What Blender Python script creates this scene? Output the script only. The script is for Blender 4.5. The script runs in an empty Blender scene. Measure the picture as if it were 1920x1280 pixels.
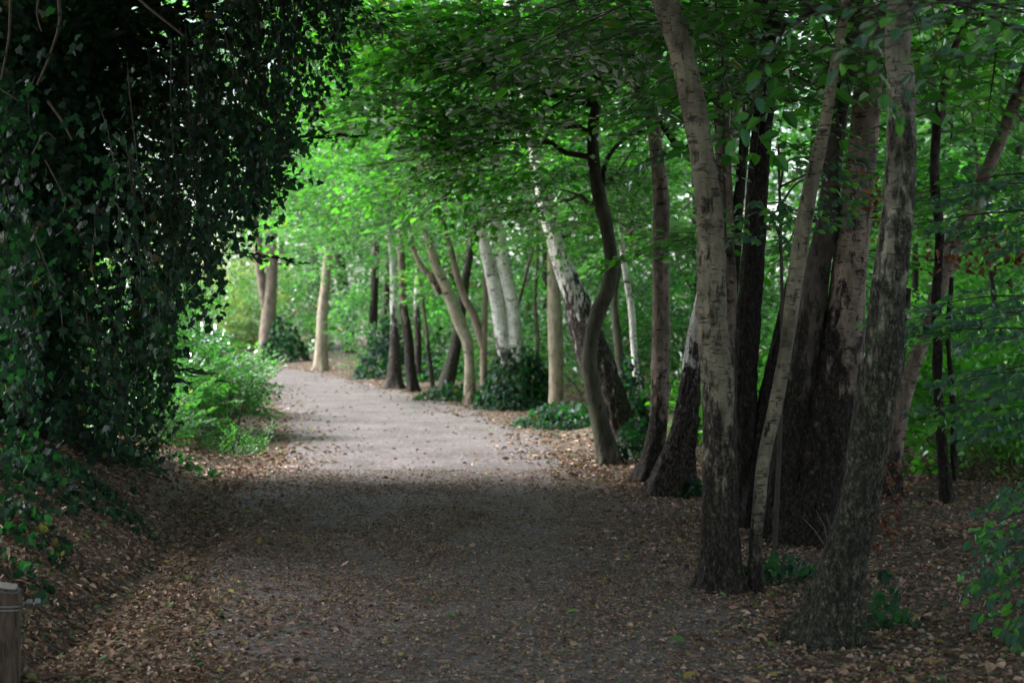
import bpy, math, random
import numpy as np
from mathutils import Vector

R = math.radians
random.seed(7)
rng = np.random.default_rng(11)
sc = bpy.context.scene
col = sc.collection

# ------------------------------------------------------------------ camera, sky, sun, exposure
F = 2933.0          # focal length in photograph pixels (55 mm on a 36 mm sensor, 1920 wide)
CAM_H = 1.6
PITCH = math.atan(50 / F)
cam_d = bpy.data.cameras.new('camera'); cam = bpy.data.objects.new('camera', cam_d); col.objects.link(cam)
cam.location = (0, 0, CAM_H); cam.rotation_euler = (R(90) - PITCH, 0, 0)
cam_d.lens = 55; cam_d.sensor_width = 36; cam_d.clip_start = 0.05; cam_d.clip_end = 2000
cam_d.dof.use_dof = True; cam_d.dof.focus_distance = 9.5; cam_d.dof.aperture_fstop = 2.8
sc.camera = cam

SUN_EL, SUN_AZ = R(47), R(-84)      # from the left; azimuth measured from +Y towards +X
world = bpy.data.worlds.new('World'); sc.world = world; world.use_nodes = True
wn = world.node_tree; wn.nodes.clear()
sky = wn.nodes.new('ShaderNodeTexSky'); sky.sky_type = 'NISHITA'; sky.sun_disc = False
sky.sun_elevation = SUN_EL; sky.sun_rotation = SUN_AZ; sky.air_density = 1.0; sky.dust_density = 2.0
bg = wn.nodes.new('ShaderNodeBackground'); bg.inputs[1].default_value = 0.15
wo = wn.nodes.new('ShaderNodeOutputWorld')
hsv = wn.nodes.new('ShaderNodeHueSaturation'); hsv.inputs['Saturation'].default_value = .45   # thin cloud
wn.links.new(sky.outputs[0], hsv.inputs['Color']); wn.links.new(hsv.outputs[0], bg.inputs[0]); wn.links.new(bg.outputs[0], wo.inputs[0])
sd = bpy.data.lights.new('sun', 'SUN'); sd.energy = 3.6; sd.angle = R(20); sd.color = (1.0, 0.965, 0.93)
so = bpy.data.objects.new('sun', sd); col.objects.link(so)
sdir = Vector((math.sin(SUN_AZ) * math.cos(SUN_EL), math.cos(SUN_AZ) * math.cos(SUN_EL), math.sin(SUN_EL)))
so.rotation_euler = sdir.to_track_quat('Z', 'Y').to_euler(); so.location = (0, 0, 40)
sc.view_settings.view_transform = 'Standard'; sc.view_settings.look = 'None'
sc.view_settings.gamma = 1; sc.view_settings.use_curve_mapping = False
sc.view_settings.exposure = 1.75
sc.render.engine = 'CYCLES'
cy = sc.cycles
cy.max_bounces = 7; cy.diffuse_bounces = 4; cy.glossy_bounces = 2; cy.transmission_bounces = 4; cy.transparent_max_bounces = 4
cy.caustics_reflective = False; cy.caustics_refractive = False
cy.use_denoising = True
try: cy.denoiser = 'OPENIMAGEDENOISE'
except Exception: pass
cy.sample_clamp_indirect = 4

# ------------------------------------------------------------------ helpers
def W(px, py, Y):
    """the point at distance Y that the photograph shows at (px, py)"""
    u = (px - 960) / F; v = (640 - py) / F
    cy_, sy_ = math.cos(PITCH), math.sin(PITCH)
    dy = cy_ + sy_ * v; dz = -sy_ + cy_ * v
    k = Y / dy
    return np.array((u * k, Y, CAM_H + dz * k))

XL = ([-20, 6.8, 10, 13.8, 16.8, 20.4, 27.6, 36, 42.7, 46, 50, 54, 60, 80, 300], [-1.3, -1.35, -1.9, -2.5, -2.5, -2.8, -4.05, -5.9, -8.6, -11, -17, -30, -50, -60, -60])
XR = ([-20, 6.8, 10, 13.8, 16.8, 20.4, 27.6, 36, 42.7, 46, 49.4, 53, 56, 60, 80, 300], [1.3, 1.3, 1.2, 1.08, .57, 0.25, -1.03, -3.2, -5.2, -6.4, -7.9, -11.5, -18, -50, -60, -60])
def pl(Y): return np.interp(Y, *XL)
def pr(Y): return np.interp(Y, *XR)
def sstep(a, b, x):
    t = np.clip((x - a) / (b - a), 0, 1); return t * t * (3 - 2 * t)

_perm = np.random.default_rng(3).random(4096)
def vn(p):
    """value noise, 0..1, p (n,3)"""
    i = np.floor(p).astype(np.int64); f = p - i; f = f * f * (3 - 2 * f)
    def h(dx, dy, dz):
        k = ((i[:, 0] + dx) * 73856093) ^ ((i[:, 1] + dy) * 19349663) ^ ((i[:, 2] + dz) * 83492791)
        return _perm[(k ^ (k >> 13)) & 4095]
    fx, fy, fz = f[:, 0], f[:, 1], f[:, 2]
    c = lambda dy, dz: h(0, dy, dz) * (1 - fx) + h(1, dy, dz) * fx
    return (c(0, 0) * (1 - fy) + c(1, 0) * fy) * (1 - fz) + (c(0, 1) * (1 - fy) + c(1, 1) * fy) * fz
def fbm(p, o=3):
    s = 0; a = .5; t = 0
    for k in range(o):
        s = s + a * vn(p * (2 ** k) + k * 17.3); t += a; a *= .5
    return s / t

def gh(X, Y):
    """ground height"""
    X = np.asarray(X, float); Y = np.asarray(Y, float)
    X, Y = np.broadcast_arrays(X, Y)
    dl = pl(Y) - X; dr = X - pr(Y)
    start = np.interp(Y, [0, 6, 10, 14, 20], [1.0, 0.9, .35, .5, .8])
    slope = np.interp(Y, [0, 12, 14.5, 18, 30, 45, 52], [.8, .85, .55, .22, .16, .12, .02])
    t = np.maximum(0, dl - start)
    top = np.interp(Y, [0, 12, 16, 30, 50, 60], [1.7, 1.7, .7, .5, .4, .05])
    h = top * (1 - np.exp(-t * slope / top))
    h = h + 0.25 * (1 - np.exp(-np.maximum(0, dr - .8) * .08 / .25)) * (Y < 60)
    off = sstep(0.0, .8, np.maximum(dl, dr))
    P = np.stack([X.ravel() * 1.3, Y.ravel() * 1.3, X.ravel() * 0], 1)
    n = fbm(P, 4).reshape(X.shape) - .5
    return h + n * (0.015 + 0.11 * off) - off * .01

def G(px, py):
    """where the sight line through (px, py) meets the ground"""
    Y = 4.0
    while Y < 120:
        p = W(px, py, Y)
        if p[2] <= float(gh(p[0], p[1])): return p
        Y += .05
    return W(px, py, 60)

MATS = {}
def nodes(name):
    m = bpy.data.materials.new(name); m.use_nodes = True; nt = m.node_tree; nt.nodes.clear()
    out = nt.nodes.new('ShaderNodeOutputMaterial')
    MATS[name] = m
    def N(t, **k):
        n = nt.nodes.new('ShaderNode' + t)
        for a, b in k.items():
            if a.startswith('i_'):
                key = a[2:]
                key = int(key) if key.isdigit() else key.replace('_', ' ')
                n.inputs[key].default_value = b
            else: setattr(n, a, b)
        return n
    L = lambda a, b: nt.links.new(a, b)
    return m, nt, out, N, L
def ramp(N, stops, interp='LINEAR'):
    r = N('ValToRGB'); e = r.color_ramp.elements; r.color_ramp.interpolation = interp
    while len(e) < len(stops): e.new(.5)
    for k, (p, c) in enumerate(stops):
        e[k].position = p; e[k].color = (c[0], c[1], c[2], 1) if not isinstance(c, (int, float)) else (c, c, c, 1)
    return r
def mixc(N, L, fac, a, b, mode='MIX'):
    m = N('Mix'); m.data_type = 'RGBA'; m.blend_type = mode
    for sock, v in ((m.inputs[0], fac), (m.inputs[6], a), (m.inputs[7], b)):
        if hasattr(v, 'is_linked') or hasattr(v, 'links'): L(v, sock)
        else: sock.default_value = v if isinstance(v, (int, float)) else (v[0], v[1], v[2], 1)
    return m.outputs[2]

def leaf_mat(name, stops, trans, tw=.5, gloss=.12, rough=.45, ribs=False, coat=.35):
    """leaf: diffuse + translucent + glossy coat; colour picked per leaf by the attribute rnd"""
    m, nt, out, N, L = nodes(name)
    a = N('Attribute', attribute_name='rnd')
    r = ramp(N, stops); L(a.outputs['Fac'], r.inputs[0])
    c = r.outputs[0]
    if ribs:
        tc = N('TexCoord'); w = N('TexWave', i_Scale=22.0, i_Distortion=0.6); w.bands_direction = 'Y'
        sx = N('SeparateXYZ'); L(tc.outputs['Object'], sx.inputs[0]); ab = N('Math', operation='ABSOLUTE'); L(sx.outputs[0], ab.inputs[0])
        mu = N('Math', operation='MULTIPLY'); mu.inputs[1].default_value = -.9; L(ab.outputs[0], mu.inputs[0])
        ad = N('Math', operation='ADD'); L(sx.outputs[1], ad.inputs[0]); L(mu.outputs[0], ad.inputs[1])
        cb = N('CombineXYZ'); L(ad.outputs[0], cb.inputs[1]); L(cb.outputs[0], w.inputs[0])
        bmp = N('Bump', i_Strength=.5, i_Distance=.004); L(w.outputs['Fac'], bmp.inputs['Height'])
        c = mixc(N, L, w.outputs['Fac'], c, (c if False else stops[-1][1]), 'MIX') if False else c
    d = N('BsdfDiffuse'); L(c, d.inputs[0])
    t = N('BsdfTranslucent')
    tm = mixc(N, L, 1.0, c, trans, 'MULTIPLY'); L(tm, t.inputs[0])
    mx = N('MixShader'); mx.inputs[0].default_value = tw; L(d.outputs[0], mx.inputs[1]); L(t.outputs[0], mx.inputs[2])
    g = N('BsdfGlossy'); g.inputs['Roughness'].default_value = rough; g.inputs['Color'].default_value = (.9, .95, 1, 1)
    fr = N('Fresnel', i_IOR=1.42); ml = N('Math', operation='MULTIPLY_ADD'); L(fr.outputs[0], ml.inputs[0]); ml.inputs[1].default_value = coat; ml.inputs[2].default_value = gloss * .12
    m2 = N('MixShader'); L(ml.outputs[0], m2.inputs[0]); L(mx.outputs[0], m2.inputs[1]); L(g.outputs[0], m2.inputs[2])
    if ribs:
        for s in (d, t, g): L(bmp.outputs[0], s.inputs['Normal'])
    L(m2.outputs[0], out.inputs[0])
    return m

G1, G2, G3 = (.018, .055, .012), (.035, .11, .016), (.07, .17, .02)
leaf_mat('beech_leaf', [(0, (.015, .058, .013)), (.5, (.028, .108, .015)), (.95, (.060, .185, .016)), (1, (.16, .14, .03))], (2.9, 4.0, 1.2), tw=.58, coat=.34)
leaf_mat('near_leaf', [(0, (.026, .072, .062)), (.55, (.034, .09, .062)), (.75, (.04, .13, .03)), (1, (.08, .21, .025))], (2.3, 4.2, 1.2), ribs=True, coat=.55, rough=.45)  # bluish stops paint the sky sheen into the leaf colour
leaf_mat('shrub_leaf', [(0, (.019, .06, .02)), (.5, (.036, .115, .028)), (.95, (.07, .185, .028)), (1, (.2, .16, .06))], (2.2, 3.6, 1.3), tw=.5, coat=.4)
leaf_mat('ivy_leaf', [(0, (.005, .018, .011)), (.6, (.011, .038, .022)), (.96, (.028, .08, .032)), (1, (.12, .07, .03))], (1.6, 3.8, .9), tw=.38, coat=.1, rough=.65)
leaf_mat('sunlit_leaf', [(0, (.15, .24, .07)), (.5, (.24, .36, .11)), (1, (.36, .46, .18))], (1.7, 1.7, 1.2))  # pale stops put the clearing's strong sunlight into the leaf colour
leaf_mat('dead_leaf', [(0, (.05, .024, .014)), (.25, (.11, .06, .038)), (.55, (.24, .15, .10)), (.8, (.42, .30, .22)), (.9, (.12, .055, .025)), (.925, (.3, .26, .05)), (.95, (.05, .12, .03)), (1, (.09, .17, .05))], (1.2, 1.1, .9), tw=.15, rough=.7, coat=.15)
leaf_mat('brown_leaf', [(0, (.06, .022, .012)), (.6, (.15, .06, .028)), (1, (.24, .12, .055))], (1.8, 1.2, .8), tw=.35, rough=.8, coat=.05)

def wood_mat(name, c1, c2, scale=(30, 30, 6), bump=.4):
    m, nt, out, N, L = nodes(name)
    tc = N('TexCoord'); mp = N('Mapping'); mp.inputs['Scale'].default_value = scale; L(tc.outputs['Object'], mp.inputs[0])
    n = N('TexNoise', i_Scale=1.0, i_Detail=4.0, i_Roughness=.65); L(mp.outputs[0], n.inputs[0])
    r = ramp(N, [(.3, c1), (.7, c2)]); L(n.outputs[0], r.inputs[0])
    b = N('BsdfPrincipled', i_Roughness=.85); L(r.outputs[0], b.inputs['Base Color'])
    bp = N('Bump', i_Strength=bump, i_Distance=.01); L(n.outputs[0], bp.inputs['Height']); L(bp.outputs[0], b.inputs['Normal'])
    L(b.outputs[0], out.inputs[0]); return m
wood_mat('twig_bark', (.02, .016, .012), (.05, .04, .03))
wood_mat('vine_bark', (.05, .04, .03), (.13, .10, .075))
wood_mat('post_wood', (.028, .019, .014), (.13, .092, .065), (70, 70, 14), 1.0)
wood_mat('post_top', (.12, .115, .11), (.26, .25, .24), (50, 50, 50), .5)
m, nt, out, N, L = nodes('galvanised_metal')
b = N('BsdfPrincipled', i_Roughness=.45, i_Metallic=.9); b.inputs['Base Color'].default_value = (.3, .31, .33, 1); L(b.outputs[0], out.inputs[0])

def bark_mat(name, smooth, smooth2, dark, moss=(.03, .05, .015), moss_amt=0.0, lent=1.0, fiss=(.012, .010, .009), stain=.6):
    """papery bark with dark dashes, turning to furrowed bark where the vertex attribute rough says so"""
    m, nt, out, N, L = nodes(name)
    tc = N('TexCoord'); ob = tc.outputs['Object']
    def noise(scale, detail=3.0, rgh=.6, s=1.0):
        mp = N('Mapping'); mp.inputs['Scale'].default_value = scale; L(ob, mp.inputs[0])
        n = N('TexNoise', i_Scale=s, i_Detail=detail, i_Roughness=rgh); L(mp.outputs[0], n.inputs[0]); return n.outputs[0]
    big = noise((5, 5, 3), 4)
    rb = ramp(N, [(.33, smooth2), (.62, smooth)]); L(big, rb.inputs[0])
    fine = noise((40, 40, 140), 3)
    c = mixc(N, L, .35, rb.outputs[0], fine, 'OVERLAY')
    st_ = noise((11, 11, 5), 5, .7); rs_ = ramp(N, [(.38, .2), (.56, 1)]); L(st_, rs_.inputs[0])
    c = mixc(N, L, stain, c, rs_.outputs[0], 'MULTIPLY')
    # dashes
    la = noise((14, 14, 85), 3, .55); r1 = ramp(N, [(.60, 0), (.67, .9)]); L(la, r1.inputs[0])
    lb = noise((7, 7, 17), 4, .65); r2 = ramp(N, [(.60, 0), (.65, 1)]); L(lb, r2.inputs[0])
    mx = N('Math', operation='MAXIMUM'); L(r1.outputs[0], mx.inputs[0]); L(r2.outputs[0], mx.inputs[1])
    mm = N('Math', operation='MULTIPLY'); L(mx.outputs[0], mm.inputs[0]); mm.inputs[1].default_value = lent
    c = mixc(N, L, mm.outputs[0], c, dark)
    # furrowed bark
    at = N('Attribute', attribute_name='rough')
    fz = noise((16, 16, 6.0), 5, .7)
    s1 = N('Math', operation='SUBTRACT'); L(fz, s1.inputs[0]); s1.inputs[1].default_value = .5
    s2 = N('Math', operation='MULTIPLY_ADD'); L(s1.outputs[0], s2.inputs[0]); s2.inputs[1].default_value = 2.6; L(at.outputs['Fac'], s2.inputs[2])
    r3 = ramp(N, [(.40, 0), (.64, 1)]); L(s2.outputs[0], r3.inputs[0])
    ff = noise((44, 44, 24), 5, .75)
    rf = ramp(N, [(.38, fiss), (.5, dark), (.64, [min(1, x * 3.0) for x in dark])]); L(ff, rf.inputs[0])
    mp = N('Mapping'); mp.inputs['Scale'].default_value = (44, 44, 19); L(ob, mp.inputs[0])
    wob = N('TexNoise', i_Scale=11.0, i_Detail=5.0, i_Roughness=.7); L(ob, wob.inputs[0])
    wa = N('VectorMath', operation='MULTIPLY_ADD'); L(wob.outputs['Color'], wa.inputs[0]); wa.inputs[1].default_value = (5, 5, 5); L(mp.outputs[0], wa.inputs[2])
    vo = N('TexVoronoi', i_Scale=1.0); vo.feature = 'DISTANCE_TO_EDGE'; L(wa.outputs[0], vo.inputs[0])
    crk = ramp(N, [(.0, .2), (.22, 1)]); L(vo.outputs['Distance'], crk.inputs[0])
    rfc = mixc(N, L, .7, rf.outputs[0], crk.outputs[0], 'MULTIPLY')
    c = mixc(N, L, r3.outputs[0], c, rfc)
    # moss and algae
    mo = noise((3.5, 3.5, 1.6), 5, .7); ma = N('Math', operation='ADD'); L(mo, ma.inputs[0]); ma.inputs[1].default_value = moss_amt - .5
    rm = ramp(N, [(.42, 0), (.62, .85)]); L(ma.outputs[0], rm.inputs[0])
    c = mixc(N, L, rm.outputs[0], c, moss)
    b = N('BsdfPrincipled', i_Roughness=.8); L(c, b.inputs['Base Color']); b.inputs['Specular IOR Level'].default_value = .25
    fc = N('Math', operation='ADD'); L(ff, fc.inputs[0]); L(crk.outputs[0], fc.inputs[1])
    hs = N('Math', operation='MULTIPLY_ADD'); L(fc.outputs[0], hs.inputs[0]); L(r3.outputs[0], hs.inputs[1])
    h2 = N('Math', operation='MULTIPLY'); L(fine, h2.inputs[0]); h2.inputs[1].default_value = .25; L(h2.outputs[0], hs.inputs[2])
    h3 = N('Math', operation='SUBTRACT'); L(hs.outputs[0], h3.inputs[0]); h4 = N('Math', operation='MULTIPLY'); L(mm.outputs[0], h4.inputs[0]); h4.inputs[1].default_value = .4; L(h4.outputs[0], h3.inputs[1])
    bp = N('Bump', i_Strength=.9, i_Distance=.02); L(h3.outputs[0], bp.inputs['Height']); L(bp.outputs[0], b.inputs['Normal'])
    L(b.outputs[0], out.inputs[0]); return m
bark_mat('birch_white', (.86, .84, .81), (.70, .66, .61), (.08, .065, .055), moss_amt=-.06, stain=.35)
bark_mat('birch_pink', (.27, .215, .17), (.14, .112, .09), (.035, .028, .024), moss_amt=-.05)
bark_mat('birch_grey', (.24, .215, .155), (.115, .10, .075), (.045, .038, .03), moss=(.085, .09, .04), moss_amt=.1, fiss=(.02, .017, .014))
bark_mat('birch_moss', (.25, .235, .185), (.12, .118, .09), (.058, .058, .042), moss=(.036, .060, .014), moss_amt=.22, fiss=(.025, .022, .017))
bark_mat('birch_cream', (.52, .45, .35), (.36, .30, .23), (.06, .05, .04), moss_amt=.0, stain=.45)
bark_mat('smooth_beige', (.36, .31, .23), (.27, .23, .17), (.14, .11, .08), moss=(.14, .15, .08), moss_amt=.06, lent=.4)
bark_mat('smooth_brown', (.27, .225, .17), (.17, .14, .105), (.07, .056, .045), moss=(.1, .1, .05), moss_amt=.04, lent=.4)
bark_mat('mossy_dark', (.085, .085, .055), (.045, .045, .032), (.03, .027, .02), moss=(.035, .045, .014), moss_amt=.14, lent=.5)
bark_mat('dark_bark', (.08, .066, .055), (.05, .042, .034), (.03, .025, .021), moss_amt=.02, lent=.5)

def mesh_obj(name, V, Q, mats, parent=None, rnd=None, mi=None, smooth=False, T=None, vattr=None):
    """one mesh object from numpy arrays: Q quads (n,4), T triangles (n,3); rnd = value per face"""
    me = bpy.data.meshes.new(name)
    nq = 0 if Q is None else len(Q); ntri = 0 if T is None else len(T)
    me.vertices.add(len(V)); me.vertices.foreach_set('co', np.ascontiguousarray(V, np.float32).ravel())
    nl = nq * 4 + ntri * 3
    me.loops.add(nl); me.polygons.add(nq + ntri)
    li = np.concatenate([Q.ravel() if nq else np.zeros(0, np.int32), T.ravel() if ntri else np.zeros(0, np.int32)]).astype(np.int32)
    me.loops.foreach_set('vertex_index', li)
    me.polygons.foreach_set('loop_start', np.concatenate([np.arange(nq) * 4, nq * 4 + np.arange(ntri) * 3]).astype(np.int32))
    for m_ in mats: me.materials.append(MATS[m_])
    if mi is not None: me.polygons.foreach_set('material_index', np.asarray(mi, np.int32))
    me.polygons.foreach_set('use_smooth', np.full(nq + ntri, smooth, bool))
    if rnd is not None:
        a = me.attributes.new('rnd', 'FLOAT', 'FACE'); a.data.foreach_set('value', np.asarray(rnd, np.float32))
    if vattr is not None:
        a = me.attributes.new('rough', 'FLOAT', 'POINT'); a.data.foreach_set('value', np.asarray(vattr, np.float32))
    me.update(calc_edges=True)
    o = bpy.data.objects.new(name, me); col.objects.link(o)
    if parent is not None: o.parent = parent
    return o

def thing(name, loc, label, cat, group=None, kind=None):
    o = bpy.data.objects.new(name, None); col.objects.link(o); o.location = [float(v) for v in loc]; o.empty_display_size = .2
    o['label'] = label; o['category'] = cat
    if group: o['group'] = group
    if kind: o['kind'] = kind
    return o
def tag(o, label=None, cat=None, group=None, kind=None):
    if label: o['label'] = label
    if cat: o['category'] = cat
    if group: o['group'] = group
    if kind: o['kind'] = kind
    return o

# leaf outlines, unit length along +Y: verts, quads
def leaf_hex(w=.6, fold=.10, curl=-.12):
    return (np.array([(0, 0, 0), (-w * .45, .28, fold), (-w * .36, .7, fold * .8 + curl * .5), (0, 1, curl), (w * .36, .7, fold * .8 + curl * .5), (w * .45, .28, fold)]),
            np.array([(0, 3, 2, 1), (0, 5, 4, 3)]))
def leaf_diamond(w=.75, fold=.1):
    return (np.array([(0, 0, 0), (-w * .5, .45, fold), (0, 1, -.05), (w * .5, .45, fold)]), np.array([(0, 3, 2, 1)]))
def leaf_ivy():
    # five-lobed; centre fan of quads
    P = [(0, 0, 0), (-.38, -.06, .03), (-.37, .20, .04), (-.5, .45, -.03), (-.27, .56, .04), (0, 1, -.08), (.27, .56, .04), (.5, .45, -.03), (.37, .20, .04), (.38, -.06, .03), (0, .4, .0)]
    return (np.array(P, float), np.array([(0, 10, 2, 1), (2, 10, 4, 3), (4, 10, 6, 5), (6, 10, 8, 7), (8, 10, 0, 9)]))
def leaf_full(n=6, w=.62, fold=.09, curl=-.2, lobes=0, serr=0.0):
    """near leaf: rows of four quads each"""
    V = []; Q = []
    for k in range(n + 1):
        t = k / n; ww = w * .5 * (math.sin(math.pi * min(1, t ** .8)) ** .75 if 0 < t < 1 else 0) + .004
        if lobes: ww *= 1 + .35 * math.cos(t * lobes * 2 * math.pi)
        if serr and k % 2: ww *= 1 - serr
        z = curl * t * t
        for s, q in ((-1, 1), (-.5, .5), (0, 0), (.5, .5), (1, 1)):
            V.append((s * ww, t + (0.04 * q), z + fold * q * (ww / (w * .5)) * (1 if not lobes else .6)))
    for k in range(n):
        for j in range(4):
            a = k * 5 + j; Q.append((a, a + 1, a + 6, a + 5))
    return np.array(V), np.array(Q)

def frames(d, up):
    """rotation matrices with columns (side, d, normal)"""
    d = d / (np.linalg.norm(d, axis=1, keepdims=True) + 1e-9)
    s = np.cross(d, up); s = s / (np.linalg.norm(s, axis=1, keepdims=True) + 1e-9)
    n = np.cross(s, d)
    return np.stack([s, d, n], 2)

def stamp(tv, tq, pos, Rm, size):
    """template copied to n places -> verts, quads"""
    n = len(pos); k = len(tv)
    V = np.einsum('nij,kj->nki', Rm, tv) * np.asarray(size)[:, None, None] + pos[:, None, :]
    Q = tq[None] + (np.arange(n) * k)[:, None, None]
    return V.reshape(-1, 3), Q.reshape(-1, 4)

def tube_np(pts, rad, sides=5):
    """open tube of quads along pts"""
    pts = np.asarray(pts, float); n = len(pts); rad = np.broadcast_to(np.asarray(rad, float), (n,))
    d = np.gradient(pts, axis=0); d /= np.linalg.norm(d, axis=1, keepdims=True) + 1e-9
    up = np.array((0.3, .1, 1.0)); up2 = np.array((1.0, .2, .1))
    a = np.cross(d, up); bad = np.linalg.norm(a, axis=1) < .35; a[bad] = np.cross(d[bad], up2)
    if bad.any() and not bad.all(): a = np.cross(d, up2 if bad.sum() > n / 2 else up)
    a /= np.linalg.norm(a, axis=1, keepdims=True) + 1e-9; b_ = np.cross(d, a)
    th = np.arange(sides) * 2 * math.pi / sides
    V = pts[:, None] + rad[:, None, None] * (np.cos(th)[None, :, None] * a[:, None] + np.sin(th)[None, :, None] * b_[:, None])
    i = np.arange(n - 1)[:, None]; j = np.arange(sides)[None]
    Q = np.stack([i * sides + j, i * sides + (j + 1) % sides, (i + 1) * sides + (j + 1) % sides, (i + 1) * sides + j], 2).reshape(-1, 4)
    return V.reshape(-1, 3), Q

class MB:
    """collects geometry for one mesh object"""
    def __init__(s): s.V = []; s.Q = []; s.r = []; s.m = []; s.n = 0
    def add(s, V, Q, rnd=0.5, mi=0):
        if len(V) == 0: return
        s.V.append(V); s.Q.append(Q + s.n); s.n += len(V)
        s.r.append(np.broadcast_to(np.asarray(rnd, float), (len(Q),))); s.m.append(np.full(len(Q), mi))
    def build(s, name, mats, parent=None, origin=None, smooth=False):
        V = np.concatenate(s.V)
        if origin is not None: V = V - np.asarray(origin)
        return mesh_obj(name, V, np.concatenate(s.Q), mats, parent, np.concatenate(s.r), np.concatenate(s.m), smooth)

# spray templates: a flat leafy twig, 1 unit long along +Y, leaves both sides
def make_spray(lod, seed):
    r = random.Random(seed); mb = MB()
    if lod == 0: nside, lstep, lsz, lf = 8, .108, .106, leaf_hex(.66)
    elif lod == 1: nside, lstep, lsz, lf = 7, .12, .113, leaf_hex(.7)
    else: nside, lstep, lsz, lf = 6, .15, .15, leaf_diamond()
    def droop(p): return np.array((p[0], p[1], p[2] - .22 * p[1] ** 2 - .25 * abs(p[0]) ** 1.5))
    pos = []; dirs = []; up = []
    def leaves(a, b, first):
        d = b - a; Ln = np.linalg.norm(d); d = d / Ln; side = np.array((d[1], -d[0], 0)); k = 0; t = first
        while t < Ln:
            s = 1 if k % 2 else -1
            p = droop(a + d * t); dd = d * .75 + side * s * .75 + np.array((0, 0, r.uniform(-.35, .15)))
            pos.append(p); dirs.append(dd); up.append((r.uniform(-.8, .8), r.uniform(-.8, .8), 1)); t += lstep * r.uniform(.8, 1.2); k += 1
        pos.append(droop(b)); dirs.append(d); up.append((r.uniform(-.3, .3), 0, 1))
    tip = np.array((r.uniform(-.08, .08), 1.0, 0)); leaves(np.zeros(3), tip, .2)
    segs = [[droop(tip * t) for t in (0, .35, .7, 1)]]
    for k in range(nside):
        t = .08 + .8 * k / nside; s = 1 if k % 2 else -1; Ln = (.5 * (1 - t) + .16) * r.uniform(.8, 1.2)
        a = tip * t; an = R(r.uniform(42, 62)); b = a + np.array((s * math.sin(an), math.cos(an), r.uniform(-.06, .06))) * Ln
        leaves(a, b, .08); segs.append([droop(a), droop((a + b) / 2), droop(b)])
    pos = np.array(pos); Rm = frames(np.array(dirs), np.array(up, float)); n = len(pos)
    sz = lsz * np.array([r.uniform(.7, 1.2) for _ in range(n)])
    V, Q = stamp(lf[0], lf[1], pos, Rm, sz)
    lr = np.repeat([r.random() for _ in range(n)], len(lf[1]))
    mb.add(V, Q, lr, 0)
    if lod < 2:
        for k, sgm in enumerate(segs if lod == 0 else segs[:1]):
            q = np.linspace(.006 if k == 0 else .003, .0015, len(sgm)); V, Q = tube_np(sgm, q, 3); mb.add(V, Q, .5, 1)
    return np.concatenate(mb.V), np.concatenate(mb.Q), np.concatenate(mb.r), np.concatenate(mb.m)
SPRAY = {l: [make_spray(l, 100 * l + k) for k in range(5)] for l in (0, 1, 2)}

def add_sprays(mb, pos, d, up, size, lod, bias=0.0, spread=.75):
    n = len(pos); which = rng.integers(0, 5, n); Rm = frames(d, up)
    for k in range(5):
        s = which == k
        if not s.any(): continue
        tv, tq, tr, tm = SPRAY[lod][k]
        V, Q = stamp(tv, tq, pos[s], Rm[s], size[s])
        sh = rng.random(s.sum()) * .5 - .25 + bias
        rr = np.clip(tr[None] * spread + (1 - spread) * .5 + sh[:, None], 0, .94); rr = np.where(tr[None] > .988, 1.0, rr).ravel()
        # rare odd leaves keep the top of the range
        mb.V.append(V); mb.Q.append(Q + mb.n); mb.n += len(V); mb.r.append(rr); mb.m.append(np.tile(tm, s.sum()))

def pad_sprays(mb, C, rad, n, lod, size=1.0, out=None, flat=.5, bias=0.0):
    """sprays filling an ellipsoid pad"""
    u = rng.normal(size=(n, 3)); u /= np.linalg.norm(u, axis=1, keepdims=True); u *= rng.random((n, 1)) ** .45
    p = u * rad + C
    d = u * np.array((1, 1, .25)) + rng.normal(size=(n, 3)) * np.array((.5, .5, .18))
    if out is not None: d = d + np.asarray(out) * .8
    up = np.array((0, 0, 1.0)) + rng.normal(size=(n, 3)) * flat * .6
    add_sprays(mb, p, d, up, size * rng.uniform(.65, 1.2, n), lod, bias)
    return p

def crom(P, n):
    """Catmull-Rom through rows of P, n samples"""
    P = np.asarray(P, float); k = len(P); t = np.linspace(0, k - 1, n); i = np.clip(np.floor(t).astype(int), 0, k - 2); f = (t - i)[:, None]
    Pp = np.vstack([2 * P[0] - P[1], P, 2 * P[-1] - P[-2]]); a, b, c, d = Pp[i], Pp[i + 1], Pp[i + 2], Pp[i + 3]
    return .5 * (2 * b + (c - a) * f + (2 * a - 5 * b + 4 * c - d) * f ** 2 + (3 * b - a - 3 * c + d) * f ** 3)

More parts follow.
